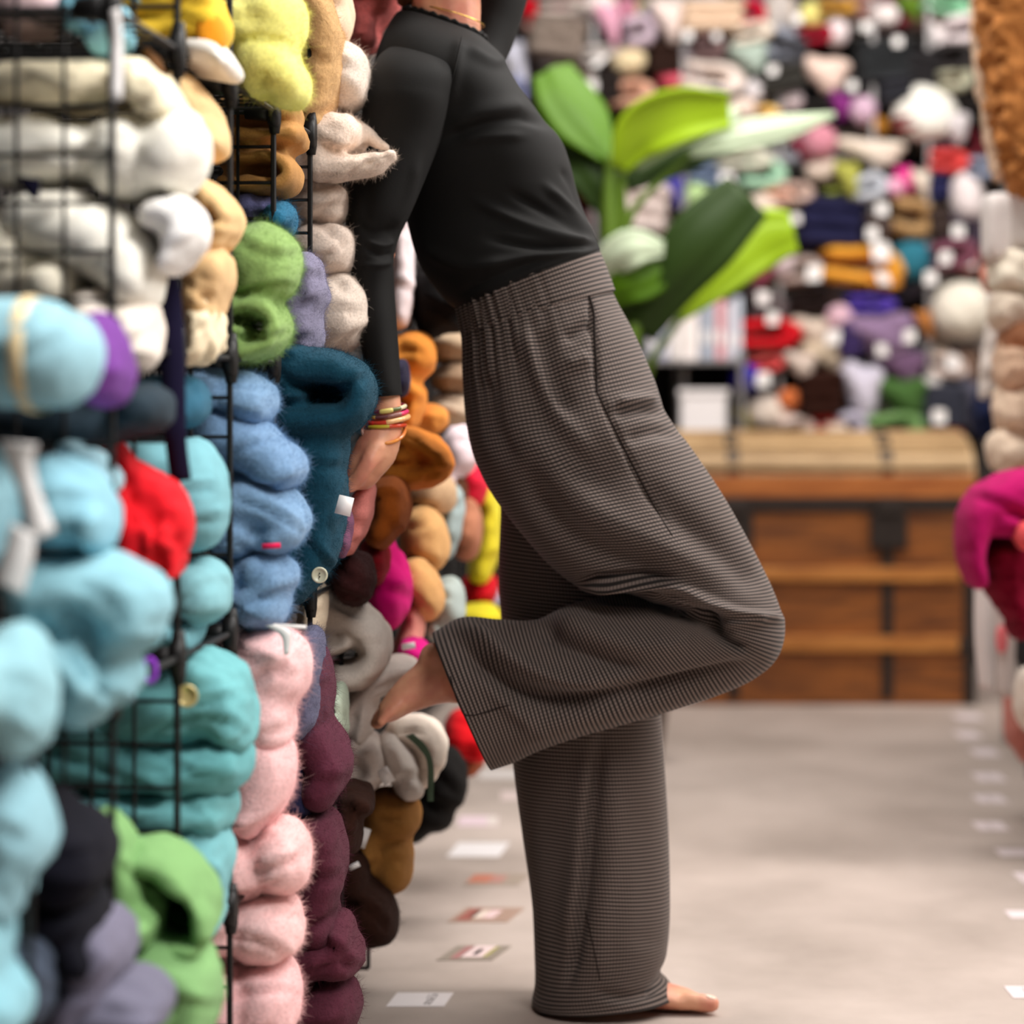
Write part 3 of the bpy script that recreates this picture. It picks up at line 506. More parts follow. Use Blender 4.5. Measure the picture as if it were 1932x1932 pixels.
G('mohair_jumper', 'salmon pink jumper hanging under the woman\'s hand beside a white tag', 'jumper', (214, 130, 122), 'knit', C4 + .02, [('T', [(690, 920, 20), (672, 980, 28), (650, 1030, 24)], 0, 0.05)])
G('knit_bundle', 'plum knit edge between teal cardigan and salmon jumper', 'knitwear', (110, 66, 92), 'knit', C3 + .15, [('E', 644, 1000, 20, 56)])
G('folded_jumper', 'taupe knitted pile behind the trousers seat, topmost of three', 'jumper', (168, 144, 118), 'knit', C7, [('E', 850, 655, 46, 32)])
G('folded_jumper', 'taupe knitted pile behind the trousers seat, middle of three', 'jumper', (150, 124, 100), 'knit', C7, [('E', 855, 715, 44, 30)])
G('folded_jumper', 'taupe knitted pile behind the trousers seat, lowest of three', 'jumper', (188, 166, 144), 'knit', C7, [('E', 850, 772, 44, 32)])
G('knit_bundle', 'small cream knit at the trousers waistband edge', 'knitwear', (236, 218, 196), 'knit', C7 + .1, [('E', 866, 630, 26, 30)])
G('mohair_scarf', 'pale pinkish white scarf hanging between forearm and torso', 'scarf', (232, 216, 218), 'knit', C6, [('T', [(752, 410, 22), (758, 500, 26), (752, 600, 26)])])
G('fur_hat', 'black fur hat beside the woman\'s lower back', 'hat', (16, 14, 14), 'fur', C6 + .05, [('E', 818, 560, 42, 80), ('E', 850, 590, 40, 40)], fuzz=400)
G('knit_bundle', 'slate navy knit sliver right of the woman\'s sleeve cuff', 'knitwear', (66, 62, 92), 'knit', C5, [('E', 752, 715, 22, 40)])
G('mohair_scarf', 'pale rose scarf beside the seat of the trousers', 'scarf', (242, 218, 224), 'knit', C8, [('E', 868, 850, 36, 50), ('E', 850, 905, 20, 30)])
G('knit_hat', 'magenta felt hat hanging above the grey spiral hat', 'hat', (198, 0, 108), 'knit', C5 + .15, [('E', 728, 1110, 50, 78), ('E', 718, 1045, 32, 40)])
G('fur_hat', 'dark plum brown fur hat between teal cardigan and magenta hat', 'hat', (54, 24, 24), 'fur', C4 + .1, [('E', 668, 1090, 44, 54)], fuzz=500)
G('knit_hat', 'dark red felt hat edge above the magenta hat', 'hat', (130, 10, 24), 'knit', C5 + .05, [('E', 706, 1060, 30, 46)])
G('folded_jumper', 'tan fleece hat fold, upper of two left of the grey blue scarf', 'jumper', (206, 158, 102), 'knit', C6 + .1, [('E', 800, 1020, 48, 66, -12)])
G('folded_jumper', 'tan fleece hat fold, lower of two left of the grey blue scarf', 'jumper', (202, 152, 96), 'knit', C6, [('E', 796, 1110, 38, 62, -20)])
G('folded_jumper', 'beige knit under the large camel mitten', 'jumper', (198, 164, 128), 'knit', C6 + .2, [('E', 812, 930, 52, 46)])
G('knit_scarf', 'grey blue scarf, upper piece beside the tan fleece', 'scarf', (156, 172, 172), 'knit', C7, [('E', 848, 985, 26, 72, 8)])
G('knit_scarf', 'grey blue scarf, lower piece above the trouser hem', 'scarf', (166, 178, 174), 'knit', C6 + .15, [('E', 846, 1140, 34, 54), ('E', 824, 1180, 20, 30)])
G('knit_bundle', 'brown knit patch between grey blue scarf and yellow scarf', 'knitwear', (176, 116, 88), 'knit', C8, [('E', 880, 1000, 32, 60)])
G('knit_bundle', 'dark brown knit above the brown patch by the red hat', 'knitwear', (92, 56, 36), 'knit', C8, [('E', 856, 930, 28, 40)])
G('knit_hat', 'bright red hat beside the back of the thigh', 'hat', (226, 32, 62), 'knit', C8 + .15, [('E', 888, 905, 34, 56)])
G('knit_scarf', 'yellow scarf hanging behind the back of the thigh', 'scarf', (222, 206, 50), 'knit', C8 + .3, [('T', [(915, 920, 22), (922, 980, 24), (916, 1040, 28), (905, 1080, 24)])])
G('knit_hat', 'red hat with pink edge below the yellow scarf', 'hat', (208, 16, 34), 'knit', C8 + .35, [('E', 905, 1110, 36, 34)])
G('knit_bundle', 'grey lilac ball between red hat and standing leg', 'knitwear', (160, 158, 176), 'knit', C8 + .5, [('E', 925, 1125, 22, 22)])
G('knit_hat', 'yellow hat peeping over the raised trouser hem', 'hat', (208, 194, 36), 'knit', C8 + .2, [('E', 905, 1165, 44, 28)])
G('knit_scarf', 'pale salmon scarf hanging above the raised heel', 'scarf', (226, 152, 138), 'knit', C6, [('T', [(780, 1150, 22), (775, 1200, 24), (750, 1240, 20)])])
g = G('knit_hat', 'magenta hat with a white tag just above the raised heel', 'hat', (204, 8, 120), 'knit', C6 - .1, [('E', 780, 1232, 32, 32, 30)])
child(g, 'price_tag', tag_mesh(771, 1219, 26, 12, C6 - .24, -8), WHITETAG, 'white price tag')
g = G('knit_bundle', 'red knit hanging low behind the raised trouser hem', 'knitwear', (206, 10, 22), 'knit', C8, [('E', 872, 1385, 36, 46), ('E', 900, 1400, 26, 36)])
G('knit_bundle', 'rust brown knit just under the low red knit', 'knitwear', (150, 80, 52), 'knit', C8 + .1, [('E', 885, 1440, 26, 24)])

# ------------------------------------------------------------------ the woman
PY = 4.06
person = empty('person', (P(1130, 1893, 4.12)[0], 4.10, 0)); thing(person, 'barefoot person in black top and checked trousers leaning on the rack, one leg raised', 'person')
def loft(stations, n, m, e=2.2, hem=None, uvw=None, seam=0.0):
    """garment shell from outline stations (Lx,Ly,Rx,Ry,Yc,b): returns V, F, uv per vertex (seam column duplicated), ring count"""
    S = catmull(np.array(stations, float), m); th = np.linspace(0, 2 * PI, n) + seam
    ca, sa = spow(np.cos(th), 2 / e), spow(np.sin(th), 2 / e); rings = []
    for lx, ly, rx, ry, Yc, b in S:
        Lp, Rp = P(lx, ly, Yc), P(rx, ry, Yc); c, a = (Lp + Rp) / 2, (Rp - Lp) / 2
        rings.append(c + a[None] * ca[:, None] + np.array((0, b, 0))[None] * sa[:, None])
    R = np.array(rings)
    per = np.linalg.norm(np.diff(R, axis=1), axis=2); u = np.concatenate([np.zeros((len(R), 1)), np.cumsum(per, axis=1)], axis=1)
    u = u / u[:, -1:] * u[:, -1].mean()
    near = n * 3 // 4                                # ring vertex that faces the camera
    ctr = np.linalg.norm(np.diff(R[:, near], axis=0), axis=1)
    if uvw is not None:
        edge = np.linalg.norm(np.diff(R[:, 0], axis=0), axis=1); w = np.interp(np.linspace(0, 1, len(ctr)), np.linspace(0, 1, len(uvw)), uvw)
        ctr = ctr * (1 - w) + edge * w
    v = np.concatenate([[0], np.cumsum(ctr)])
    return R, u, np.repeat(v[:, None], n, axis=1)
def ring_normals(R):
    du = np.roll(R[:, :-1], -1, axis=1) - np.roll(R[:, :-1], 1, axis=1); du = np.concatenate([du, du[:, :1]], axis=1)
    dv = np.gradient(R, axis=0); nn = np.cross(du, dv); nn /= np.linalg.norm(nn, axis=2)[:, :, None] + 1e-12
    c = R.mean(axis=1, keepdims=True); s = np.sign(((R - c) * nn).sum(axis=2).mean()); return nn * s
def shell(name, parts, mat, parent, thick=0.0018, label=None):
    """one mesh with uv from several (R,u,v) lofts"""
    V, Fc, UV = [], [], []
    for R, u, v in parts:
        b = len(V); m, n = R.shape[:2]; V.extend(R.reshape(-1, 3)); uv = np.stack([u, v], axis=2).reshape(-1, 2)
        for i in range(m - 1):
            for j in range(n - 1):
                q = (i * n + j, i * n + j + 1, (i + 1) * n + j + 1, (i + 1) * n + j); Fc.append(tuple(b + k for k in q)); UV.extend(uv[k] for k in q)
    me = mesh(V, Fc); l = me.uv_layers.new(name='UVMap'); l.data.foreach_set('uv', np.array(UV, np.float32).ravel())
    bm = bmesh.new(); bm.from_mesh(me); bmesh.ops.remove_doubles(bm, verts=bm.verts, dist=1e-5); bmesh.ops.recalc_face_normals(bm, faces=bm.faces); bm.to_mesh(me); bm.free()
    o = link(name, me, mat, parent)
    if thick: sd = o.modifiers.new('thickness', 'SOLIDIFY'); sd.thickness = thick; sd.offset = -1
    if label: o['label'] = label
    return o
# trousers: bent near leg with the hips, and the standing leg
N1, N2 = 4.06, 3.99
NEAR = [(870, 585, 1134, 488, N1, .137), (877, 640, 1160, 560, N1, .150), (875, 720, 1196, 628, N1, .165), (880, 800, 1234, 716, N1 - .01, .168), (897, 870, 1256, 778, N1 - .03, .160),
        (932, 938, 1306, 848, 4.01, .135), (985, 1008, 1360, 928, N2, .120), (1045, 1074, 1408, 1012, N2, .116), (1104, 1112, 1446, 1084, N2, .112), (1180, 1126, 1468, 1138, N2, .108),
        (1240, 1140, 1480, 1186, N2, .106), (1250, 1140, 1466, 1238, N2, .106), (1236, 1128, 1424, 1280, N2, .106), (1190, 1118, 1352, 1312, N2, .105), (1122, 1128, 1264, 1340, N2, .104),
        (1062, 1146, 1170, 1367, N2, .104), (1010, 1170, 1085, 1391, N2, .102), (942, 1169, 1020, 1414, N2, .102), (872, 1165, 968, 1438, N2, .102), (816, 1194, 928, 1452, N2, .104)]
W = [0] * 7 + [0.2, 0.4, 0.55, 0.6, 0.6, 0.5, 0.4, 0.2] + [0] * 5
R, u, v = loft(NEAR, 220, 18, 2.25, uvw=W)
nn = ring_normals(R); idx = np.linspace(0, 1, len(R))[:, None]; th = np.linspace(0, 2 * PI, R.shape[1])[None]
# gathers under the elastic back of the waistband fade down the hip
back = np.clip(0.35 - np.cos(th), 0, 1.2) / 1.2
R = R + nn * (np.exp(-((idx - 0.035) / 0.075) ** 2) * back * 0.0042 * (np.sin(th * 46) + 0.5 * np.sin(th * 27 + 1.3)))[:, :, None]
FOLDS = [([(860, 1200), (925, 1268), (1010, 1312), (1120, 1322), (1280, 1300), (1420, 1268)], 34, -0.018), ([(880, 1178), (960, 1246), (1060, 1286), (1160, 1290)], 26, 0.012),
         ([(960, 1400), (1100, 1352), (1260, 1318), (1400, 1280)], 30, 0.007), ([(1015, 1172), (1060, 1212), (1130, 1240), (1210, 1262)], 26, -0.012), ([(1040, 1160), (1120, 1200), (1200, 1220), (1300, 1216)], 34, 0.008),
         ([(1070, 1112), (1180, 1106), (1270, 1106), (1340, 1138), (1400, 1160), (1476, 1168)], 13, 0.012), ([(1090, 1096), (1190, 1090), (1270, 1090)], 12, -0.010), ([(1120, 1124), (1210, 1128), (1330, 1160), (1370, 1190)], 15, -0.022),
         ([(1216, 1136), (1280, 1134), (1340, 1160)], 14, 0.011), ([(1330, 1170), (1372, 1206), (1412, 1228)], 14, -0.013), ([(1350, 1178), (1400, 1176), (1440, 1172)], 10, 0.006),
         ([(1020, 850), (1100, 950), (1200, 1010), (1330, 1080)], 46, 0.010), ([(1000, 900), (1060, 985), (1160, 1050), (1260, 1080)], 40, -0.009), ([(1200, 900), (1280, 980), (1380, 1060), (1440, 1110)], 40, -0.007),
         ([(960, 640), (1000, 740), (1060, 830), (1130, 900)], 40, -0.006), ([(1020, 620), (1035, 700), (1075, 780)], 22, -0.007), ([(985, 610), (1010, 690), (1050, 780), (1130, 880)], 26, 0.006),
         ([(1068, 640), (1090, 628), (1122, 608)], 16, -0.006), ([(1070, 690), (1110, 672)], 20, 0.005), ([(1160, 760), (1200, 756), (1240, 752)], 16, 0.006), ([(1160, 780), (1215, 772), (1256, 780)], 14, -0.006),
         ([(1180, 830), (1240, 815), (1290, 820)], 18, -0.005), ([(1113, 562), (1122, 650), (1126, 740)], 8, -0.005), ([(920, 700), (930, 800), (970, 880)], 30, -0.005), ([(1126, 740), (1165, 820), (1210, 910), (1270, 1000)], 8, -0.0035),
         ([(890, 1255), (960, 1330), (1010, 1370)], 22, 0.006), ([(1180, 1330), (1300, 1290), (1420, 1250)], 20, -0.006)]
R = stroke_disp(R, nn, [(p, w, a * 1.55) for p, w, a in FOLDS], N2)
nn = ring_normals(R); amb = np.array([[noise.noise(Vector((a * 9, i * 14, 3.0))) for a in np.linspace(0, 2 * PI, 1)] for i in np.linspace(0, 1, len(R))])
hemR = R[-1:]; ins = hemR + (R[-8:-7] - hemR) * 1.0; ins = ins.mean(axis=1, keepdims=True) + (ins - ins.mean(axis=1, keepdims=True)) * 0.96
near_leg = (np.concatenate([R, ins]), np.concatenate([u, u[-1:]]), np.concatenate([v, v[-1:] - 0.02]))
FAR = [(935, 890, 1160, 880, 4.13, .10), (944, 960, 1190, 990, 4.14, .105), (940, 1080, 1212, 1100, 4.14, .105), (945, 1165, 1225, 1190, 4.14, .105), (956, 1300, 1244, 1310, 4.14, .105), (968, 1445, 1254, 1450, 4.13, .105),
       (986, 1580, 1262, 1585, 4.13, .107), (1003, 1700, 1264, 1720, 4.12, .110), (1008, 1800, 1258, 1792, 4.12, .112), (1009, 1856, 1247, 1832, 4.12, .113), (1004, 1884, 1262, 1852, 4.12, .115), (1003, 1894, 1275, 1872, 4.12, .117)]
R, u, v = loft(FAR, 180, 16, 2.3); nn = ring_normals(R)
R = stroke_disp(R, nn, [([(1135, 1390), (1120, 1520), (1108, 1660), (1090, 1780), (1070, 1860)], 16, -0.016), ([(1105, 1420), (1095, 1540), (1085, 1660), (1062, 1780)], 26, 0.009), ([(1150, 1450), (1150, 1600), (1130, 1760), (1125, 1850)], 34, 0.006),
                        ([(1030, 1500), (1040, 1650), (1048, 1850)], 40, -0.006), ([(1222, 1880), (1246, 1850), (1256, 1822)], 10, -0.009), ([(1215, 1500), (1222, 1700), (1215, 1800)], 50, -0.005), ([(1120, 1870), (1180, 1882), (1230, 1872)], 14, -0.006)], 4.12)
zc = P(0, 1893, 4.12)[2]; R[:, :, 2] = np.maximum(R[:, :, 2], 0.004)
shell('trousers', [near_leg, (R, u, v)], PANTS, person, label='brown and grey fine checked wide leg trousers')
# waistband, gathered at the back
WB = [(866, 566, 1122, 464, N1, .134), (868, 580, 1128, 476, N1, .137), (872, 600, 1140, 505, N1, .140), (877, 622, 1152, 538, N1, .144), (879, 632, 1156, 550, N1, .144)]
R, u, v = loft(WB, 220, 12, 2.25); nn = ring_normals(R); th = np.linspace(0, 2 * PI, 220)[None]; back = np.clip(0.25 - np.cos(th), 0, 1)
R = R + nn * (0.0035 + back * 0.003 * (np.sin(th * 52) + 0.6 * np.sin(th * 31)))[:, :, None]
shell('waistband', [(R, u, v + 0.3)], PANTS, person, label='elasticated waistband gathered at the back')
def seam_line(pts, r, Y):
    V, Fc = [], []; tube3([P(x, y, Y0_) for x, y, Y0_ in pts], [r] * len(pts), n=8, m=6, V=V, Fc=Fc); return mesh(V, Fc)
# black top: torso and sleeves
TORSO = [(764, 22, 914, 74, 4.08, .060), (745, 30, 926, 86, 4.08, .085), (718, 84, 950, 112, 4.08, .150), (704, 140, 975, 158, 4.08, .178), (700, 205, 1015, 214, 4.08, .175), (716, 270, 1056, 262, 4.08, .165), (735, 310, 1074, 305, 4.08, .160),
         (752, 350, 1088, 358, 4.08, .152), (768, 420, 1106, 410, 4.08, .144), (792, 500, 1122, 446, N1, .140), (836, 562, 1130, 464, N1, .142), (862, 584, 1132, 474, N1, .140), (874, 592, 1126, 484, N1, .128)]
R, u, v = loft(TORSO, 180, 14, 2.3); nn = ring_normals(R)
R = stroke_disp(R, nn, [([(840, 262), (900, 236), (980, 222), (1050, 238)], 14, -0.008), ([(850, 240), (920, 212), (1000, 200)], 26, 0.007), ([(1124, 458), (1060, 446), (980, 420), (900, 380)], 14, 0.008), ([(1124, 450), (1050, 410), (960, 362)], 12, -0.007), ([(1120, 446), (1080, 400), (1030, 350)], 12, 0.007),
                        ([(1122, 464), (1020, 466), (920, 448)], 12, -0.007), ([(1118, 470), (1010, 484), (900, 500)], 12, 0.006), ([(1100, 400), (1078, 350), (1060, 320)], 10, -0.005), ([(870, 266), (920, 258), (990, 256)], 14, 0.005), ([(860, 560), (940, 520), (1040, 480)], 14, -0.005),
                        ([(868, 75), (860, 130), (846, 200)], 16, 0.006), ([(880, 90), (930, 116), (955, 110)], 14, 0.006), ([(800, 470), (870, 500), (960, 500)], 20, 0.006)], 4.08)
shell('black_top', [(R, u, v)], BLACKTEE, person, label='black long-sleeved top')
th = np.linspace(0, 2 * PI, 121)
def collar(lx, ly, rx, ry, Yc, b):
    Lp, Rp = P(lx, ly, Yc), P(rx, ry, Yc); return [((Lp + Rp) / 2 + (Rp - Lp) / 2 * math.cos(t) + np.array((0, b * math.sin(t), 0)) + np.array((0, 0, 0.0013 * math.sin(t * 23) + .0008 * math.sin(t * 37)))) for t in th]
V, Fc = [], []; tube3(collar(762, 18, 916, 72, 4.08, .060), [0.0036] * 121, n=8, m=1, V=V, Fc=Fc, up=(0, 0, 1), roundend=False); link('frilled_collar', mesh(V, Fc), BLACKTEE, person)
SA = 3.915
SL1 = [(772, 66, 846, 92, 4.05, .040), (712, 110, 868, 130, 3.95, .066), (692, 170, 850, 186, SA, .066), (676, 250, 832, 262, SA, .062), (660, 325, 805, 332, SA - .01, .056), (652, 395, 775, 402, SA - .02, .050), (654, 440, 754, 446, SA - .02, .046),
       (660, 490, 743, 490, SA - .03, .043), (664, 540, 744, 540, SA - .03, .041), (672, 600, 748, 600, SA - .04, .038), (684, 670, 753, 668, SA - .05, .035), (698, 730, 757, 726, SA - .06, .031), (703, 750, 759, 745, SA - .06, .0305)]
R, u, v = loft(SL1, 96, 14, 2.1); nn = ring_normals(R)
R = stroke_disp(R, nn, [([(690, 470), (720, 482), (742, 478)], 8, -0.005), ([(690, 456), (720, 464), (744, 456)], 8, 0.005), ([(680, 500), (715, 500), (742, 494)], 8, 0.004), ([(670, 420), (700, 440), (745, 432)], 12, -0.004), ([(790, 300), (770, 380), (740, 430)], 14, 0.004), ([(700, 300), (690, 380), (690, 430)], 20, -0.004)], SA)
near_sleeve = (R, u, v)
SL2 = [(880, 96, 946, 128, 4.19, .045), (893, 66, 958, 108, 4.22, .052), (898, 24, 976, 62, 4.24, .056), (904, -16, 997, -8, 4.25, .056), (914, -80, 1006, -74, 4.26, .052), (930, -140, 1010, -150, 4.26, .047), (920, -186, 980, -226, 4.23, .043), (900, -200, 940, -256, 4.20, .040), (872, -204, 886, -264, 4.17, .034)]
R2, u2, v2 = loft(SL2, 80, 12, 2.1)
shell('sleeve', [near_sleeve], BLACKTEE, person); shell('sleeve', [(R2, u2, v2)], BLACKTEE, person)
V, Fc = [], []                                                     # raglan seam ridge
# body: one continuous figure
V, Fc = [], []
def tb(pts, rad, n=14, m=5, up=(0, 1, 0)): tube3(pts, rad, n=n, m=m, up=up, V=V, Fc=Fc)
tb([P(1000, 560, N1), P(985, 480, N1), P(930, 360, 4.08), P(880, 240, 4.08), P(845, 130, 4.08)], [(.085, .11), (.075, .105), (.082, .12), (.085, .13), (.05, .09)])
tb([P(985, 500, N1), P(1010, 600, N1), P(1050, 720, N1)], [(.085, .11), (.095, .13), (.095, .12)])
tb([P(848, 110, 4.08), P(842, 40, 4.08), P(842, -40, 4.08), P(848, -90, 4.08)], [(.046, .056), (.049, .053), (.050, .052), (.052, .054)])
HD = P(862, -170, 4.08)
ellipsoid(HD, np.array((.092, 0, .02)), np.array((-.025, 0, .112)), np.array((0, .074, 0)), n=28, m=18, e=2.0, V=V, Fc=Fc)      # skull
ellipsoid(P(930, -120, 4.08), np.array((.045, 0, .0)), np.array((0, 0, .062)), np.array((0, .05, 0)), e=2.0, V=V, Fc=Fc)           # jaw and face
tb([P(978, -190, 4.08), P(994, -158, 4.08), P(982, -150, 4.08)], [.010, .014, .010]); tb([P(976, -118, 4.08), P(980, -112, 4.08)], [(.008, .024), (.008, .024)]); tb([P(974, -100, 4.08), P(974, -96, 4.08)], [(.008, .022), (.008, .02)]); tb([P(962, -74, 4.08), P(950, -72, 4.08)], [.02, .02])
for sy in (-1, 1): tb([P(862, -180, 4.08 + sy * .074), P(858, -150, 4.08 + sy * .078), P(866, -132, 4.08 + sy * .074)], [(.014, .006), (.017, .007), (.010, .006)])
tb([P(800, 160, 3.95), P(762, 250, SA), P(714, 405, SA - .02)], [.042, .040, .031])                                                   # near arm
tb([P(714, 405, SA - .02), P(704, 540, SA - .03), P(717, 660, SA - .05), P(730, 755, SA - .06), P(731, 800, SA - .06)], [.030, .025, .021, (.0185, .023), (.021, .025)])
HY_ = SA - .06
tb([P(732, 795, HY_), P(712, 845, HY_), P(682, 893, HY_ + .004)], [(.021, .026), (.0285, .034), (.024, .034)])                         # palm
for k, (dy, lx) in enumerate(((-.030, 0), (-.011, 4), (.010, 4), (.029, 0))):                                                          # four fingers curl behind the rack wire
    tb([P(690, 880, HY_ + dy * .9), P(668 - lx, 914, HY_ + dy), P(640 - lx, 922, HY_ + dy * 1.05), P(618 - lx * 2, 908, HY_ + dy * 1.05)], [.0105, .0098, .009, .0078], n=10)
tb([P(712, 842, HY_ - .026), P(694, 876, HY_ - .036), P(676, 902, HY_ - .036), P(660, 912, HY_ - .030)], [.0135, .0115, .0095, .008], n=10)     # thumb
tb([P(905, 110, 4.17), P(936, 40, 4.24), P(955, -40, 4.255), P(966, -140, 4.26)], [.012, .017, .027, .027]); tb([P(966, -140, 4.26), P(930, -212, 4.22), P(868, -236, 4.165)], [.026, .025, .020])
tb([P(872, -236, 4.167), P(830, -240, 4.15), P(806, -236, 4.14)], [(.024, .022), (.034, .018), (.03, .016)])
for k in range(4): tb([P(815, -262 + k * 17, 4.15), P(780, -266 + k * 20, 4.13), P(752, -262 + k * 21, 4.10)], [.010, .009, .0075], n=10)
tb([P(850, -262, 4.15), P(826, -284, 4.12), P(806, -292, 4.10)], [.012, .0105, .008], n=10)
tb([P(1060, 720, 4.0), P(1170, 960, N2), P(1375, 1165, N2)], [.088, .078, .050]); tb([P(1375, 1170, N2), P(1240, 1220, N2), P(1040, 1270, N2), P(880, 1280, N2)], [.048, .050, .046, .038])   # bent leg
FY = N2 + .02
tb([P(960, 1276, N2), P(866, 1272, FY), P(818, 1285, FY), P(770, 1312, FY), P(735, 1340, FY)], [(.040, .036), (.041, .036), (.034, .037), (.0255, .040), (.017, .042)], m=6)
ellipsoid(P(826, 1248, FY), np.array((.026, 0, -.010)), np.array((.008, 0, .024)), np.array((0, .030, 0)), V=V, Fc=Fc)                                              # heel
for k, (dy, r, ex) in enumerate(((.030, .0125, 0), (.010, .0095, 2), (-.008, .009, 3), (-.024, .0085, 5), (-.037, .008, 8))):
    tb([P(742 + ex, 1334, FY + dy), P(722 + ex, 1350, FY + dy * 1.05), P(711 + ex, 1364, FY + dy * 1.08)], [r, r * .98, r * .85], n=10)
tb([P(1080, 700, 4.13), P(1090, 950, 4.14), P(1110, 1250, 4.14)], [.092, .082, .058]); tb([P(1110, 1250, 4.14), P(1100, 1480, 4.13), P(1092, 1760, 4.12), P(1094, 1850, 4.12)], [.058, .055, .038, .037])   # standing leg
GY = 4.10
def FP(x, y, z): return np.array(((x - CX) * GY / F, y, z))
tb([FP(1062, GY, .032), FP(1100, GY, .04), FP(1160, GY, .036), FP(1215, GY, .027), FP(1268, GY, .0185), FP(1300, GY, .0145)], [(.031, .031), (.036, .036), (.032, .040), (.023, .043), (.0165, .047), (.013, .046)], m=6, up=(0, 1, 0))
for dy, r, ex in ((-.032, .0135, 6), (-.010, .0105, 2), (.009, .0100, -6), (.026, .0095, -16), (.041, .0088, -28)):
    tb([FP(1290 + ex, GY + dy, .019), FP(1318 + ex, GY + dy * 1.03, r + .003), FP(1334 + ex, GY + dy * 1.05, r + .002)], [r, r, r * .92], n=10)
bme = remesh(mesh(V, Fc), 0.0042, 5); a = coords(bme); a[:, 2] = np.maximum(a[:, 2], 0.0005); bme.vertices.foreach_set('co', a.ravel())
wrinkle(bme, 0.0007, 90)
link('body', bme, SKIN, person)
# tendons and nails, face, hair, jewellery
nail = plain('toe_nail', (240, 206, 186), 0.25, var=0.05)
V, Fc = [], []; ellipsoid(FP(1337, GY - .033, .0245), np.array((.0095, 0, -.003)), np.array((.002, 0, .0035)), np.array((0, .0085, 0)), V=V, Fc=Fc, n=14, m=8); link('toenail', mesh(V, Fc), nail, person)
for sy in (-1, 1):
    V, Fc = [], []; ellipsoid(P(958, -190, 4.08 + sy * .030), np.array((.010, 0, 0)), np.array((0, 0, .010)), np.array((0, .012, 0)), V=V, Fc=Fc, e=2.0); link('eye', mesh(V, Fc), plain('eye_white', (236, 230, 226), 0.2, var=0.02), person)
V, Fc = [], []; ellipsoid(P(838, -186, 4.08), np.array((.098, 0, .02)), np.array((-.022, 0, .118)), np.array((0, .083, 0)), e=2.1, V=V, Fc=Fc)
tube3([P(790, -150, 4.08), P(766, -70, 4.08), P(764, -8, 4.08)], [(.045, .07), (.035, .06), (.016, .045)], V=V, Fc=Fc); hm = remesh(mesh(V, Fc), 0.006, 2); wrinkle(hm, 0.004, 40, ridge=0.6); link('hair', hm, wool((96, 52, 28), 'fur'), person)
V, Fc = [], []; nk = [(P(788, 8, 4.08) + P(914, 44, 4.08)) / 2 + (P(914, 44, 4.08) - P(788, 8, 4.08)) / 2 * math.cos(t) * 1.0 + np.array((0, .0565 * math.sin(t), -.004)) for t in th]; tube3(nk, [.0011] * 121, n=6, m=1, up=(0, 0, 1), V=V, Fc=Fc, roundend=False); link('necklace', mesh(V, Fc), plain('gold_metal', (226, 186, 96), 0.25, 1.0, var=0.05), person)
def bracelet(pts_l, pts_r, tilt, r, colors, label, droop=0.0):
    """string of coloured segments round the wrist; px ends of the visible half"""
    Lp, Rp = P(*pts_l, HY_), P(*pts_r, HY_); c, a = (Lp + Rp) / 2, (Rp - Lp) / 2; ang = np.linspace(0, 2 * PI, 73)
    root = None; k = len(colors)
    pts = [c + a * math.cos(t) + np.array((0, math.sin(t) * (.0275 + r), 0)) + np.array((0, 0, droop * math.sin(t))) for t in ang]
    for i, col in enumerate(colors):
        s, e = 72 * i // k, 72 * (i + 1) // k; V, Fc = [], []
        tube3(pts[s:e + 1], [r * (1.0 + 0.12 * math.sin(i * 2.1))] * (e + 1 - s), n=8, m=1, up=(0, 0, 1), V=V, Fc=Fc)
        o = link('bead' if root is not None else 'bracelet', mesh(V, Fc), plain('bead', col, 0.25, var=0.1), root if root is not None else person)
        if root is None: root = o; o['label'] = label
    return root
bracelet((700, 776), (764, 766), 0, .0030, [(150, 30, 60), (120, 60, 80), (190, 40, 90), (150, 50, 60), (200, 60, 120), (176, 36, 70), (120, 30, 50), (226, 210, 120), (96, 104, 50), (226, 216, 180)] , 'crimson beaded bracelet with olive and gold beads', .003)
bracelet((700, 786), (768, 776), 0, .0026, [(110, 70, 70), (130, 90, 90), (96, 60, 60), (140, 96, 96), (226, 190, 90), (126, 84, 88), (150, 104, 100), (228, 60, 110)], 'brown beaded bracelet with a gold bead', .003)
bracelet((696, 798), (770, 786), 0, .0034, [(200, 60, 50), (240, 186, 126), (246, 196, 136), (226, 120, 60), (214, 50, 40), (220, 70, 50), (246, 192, 132), (240, 180, 120)], 'red and peach beaded bracelet', .003)
bracelet((692, 806), (764, 802), 0, .0026, [(180, 40, 40), (206, 60, 50), (90, 30, 70), (210, 190, 60), (220, 80, 50)], 'red bracelet with yellow bead', .0)
bracelet((684, 812), (764, 812), 0, .0024, [(206, 120, 60), (216, 140, 100), (220, 130, 60), (190, 90, 40), (206, 150, 130), (216, 160, 140), (224, 140, 60), (214, 126, 60)], 'loose copper orange bangle', .017)
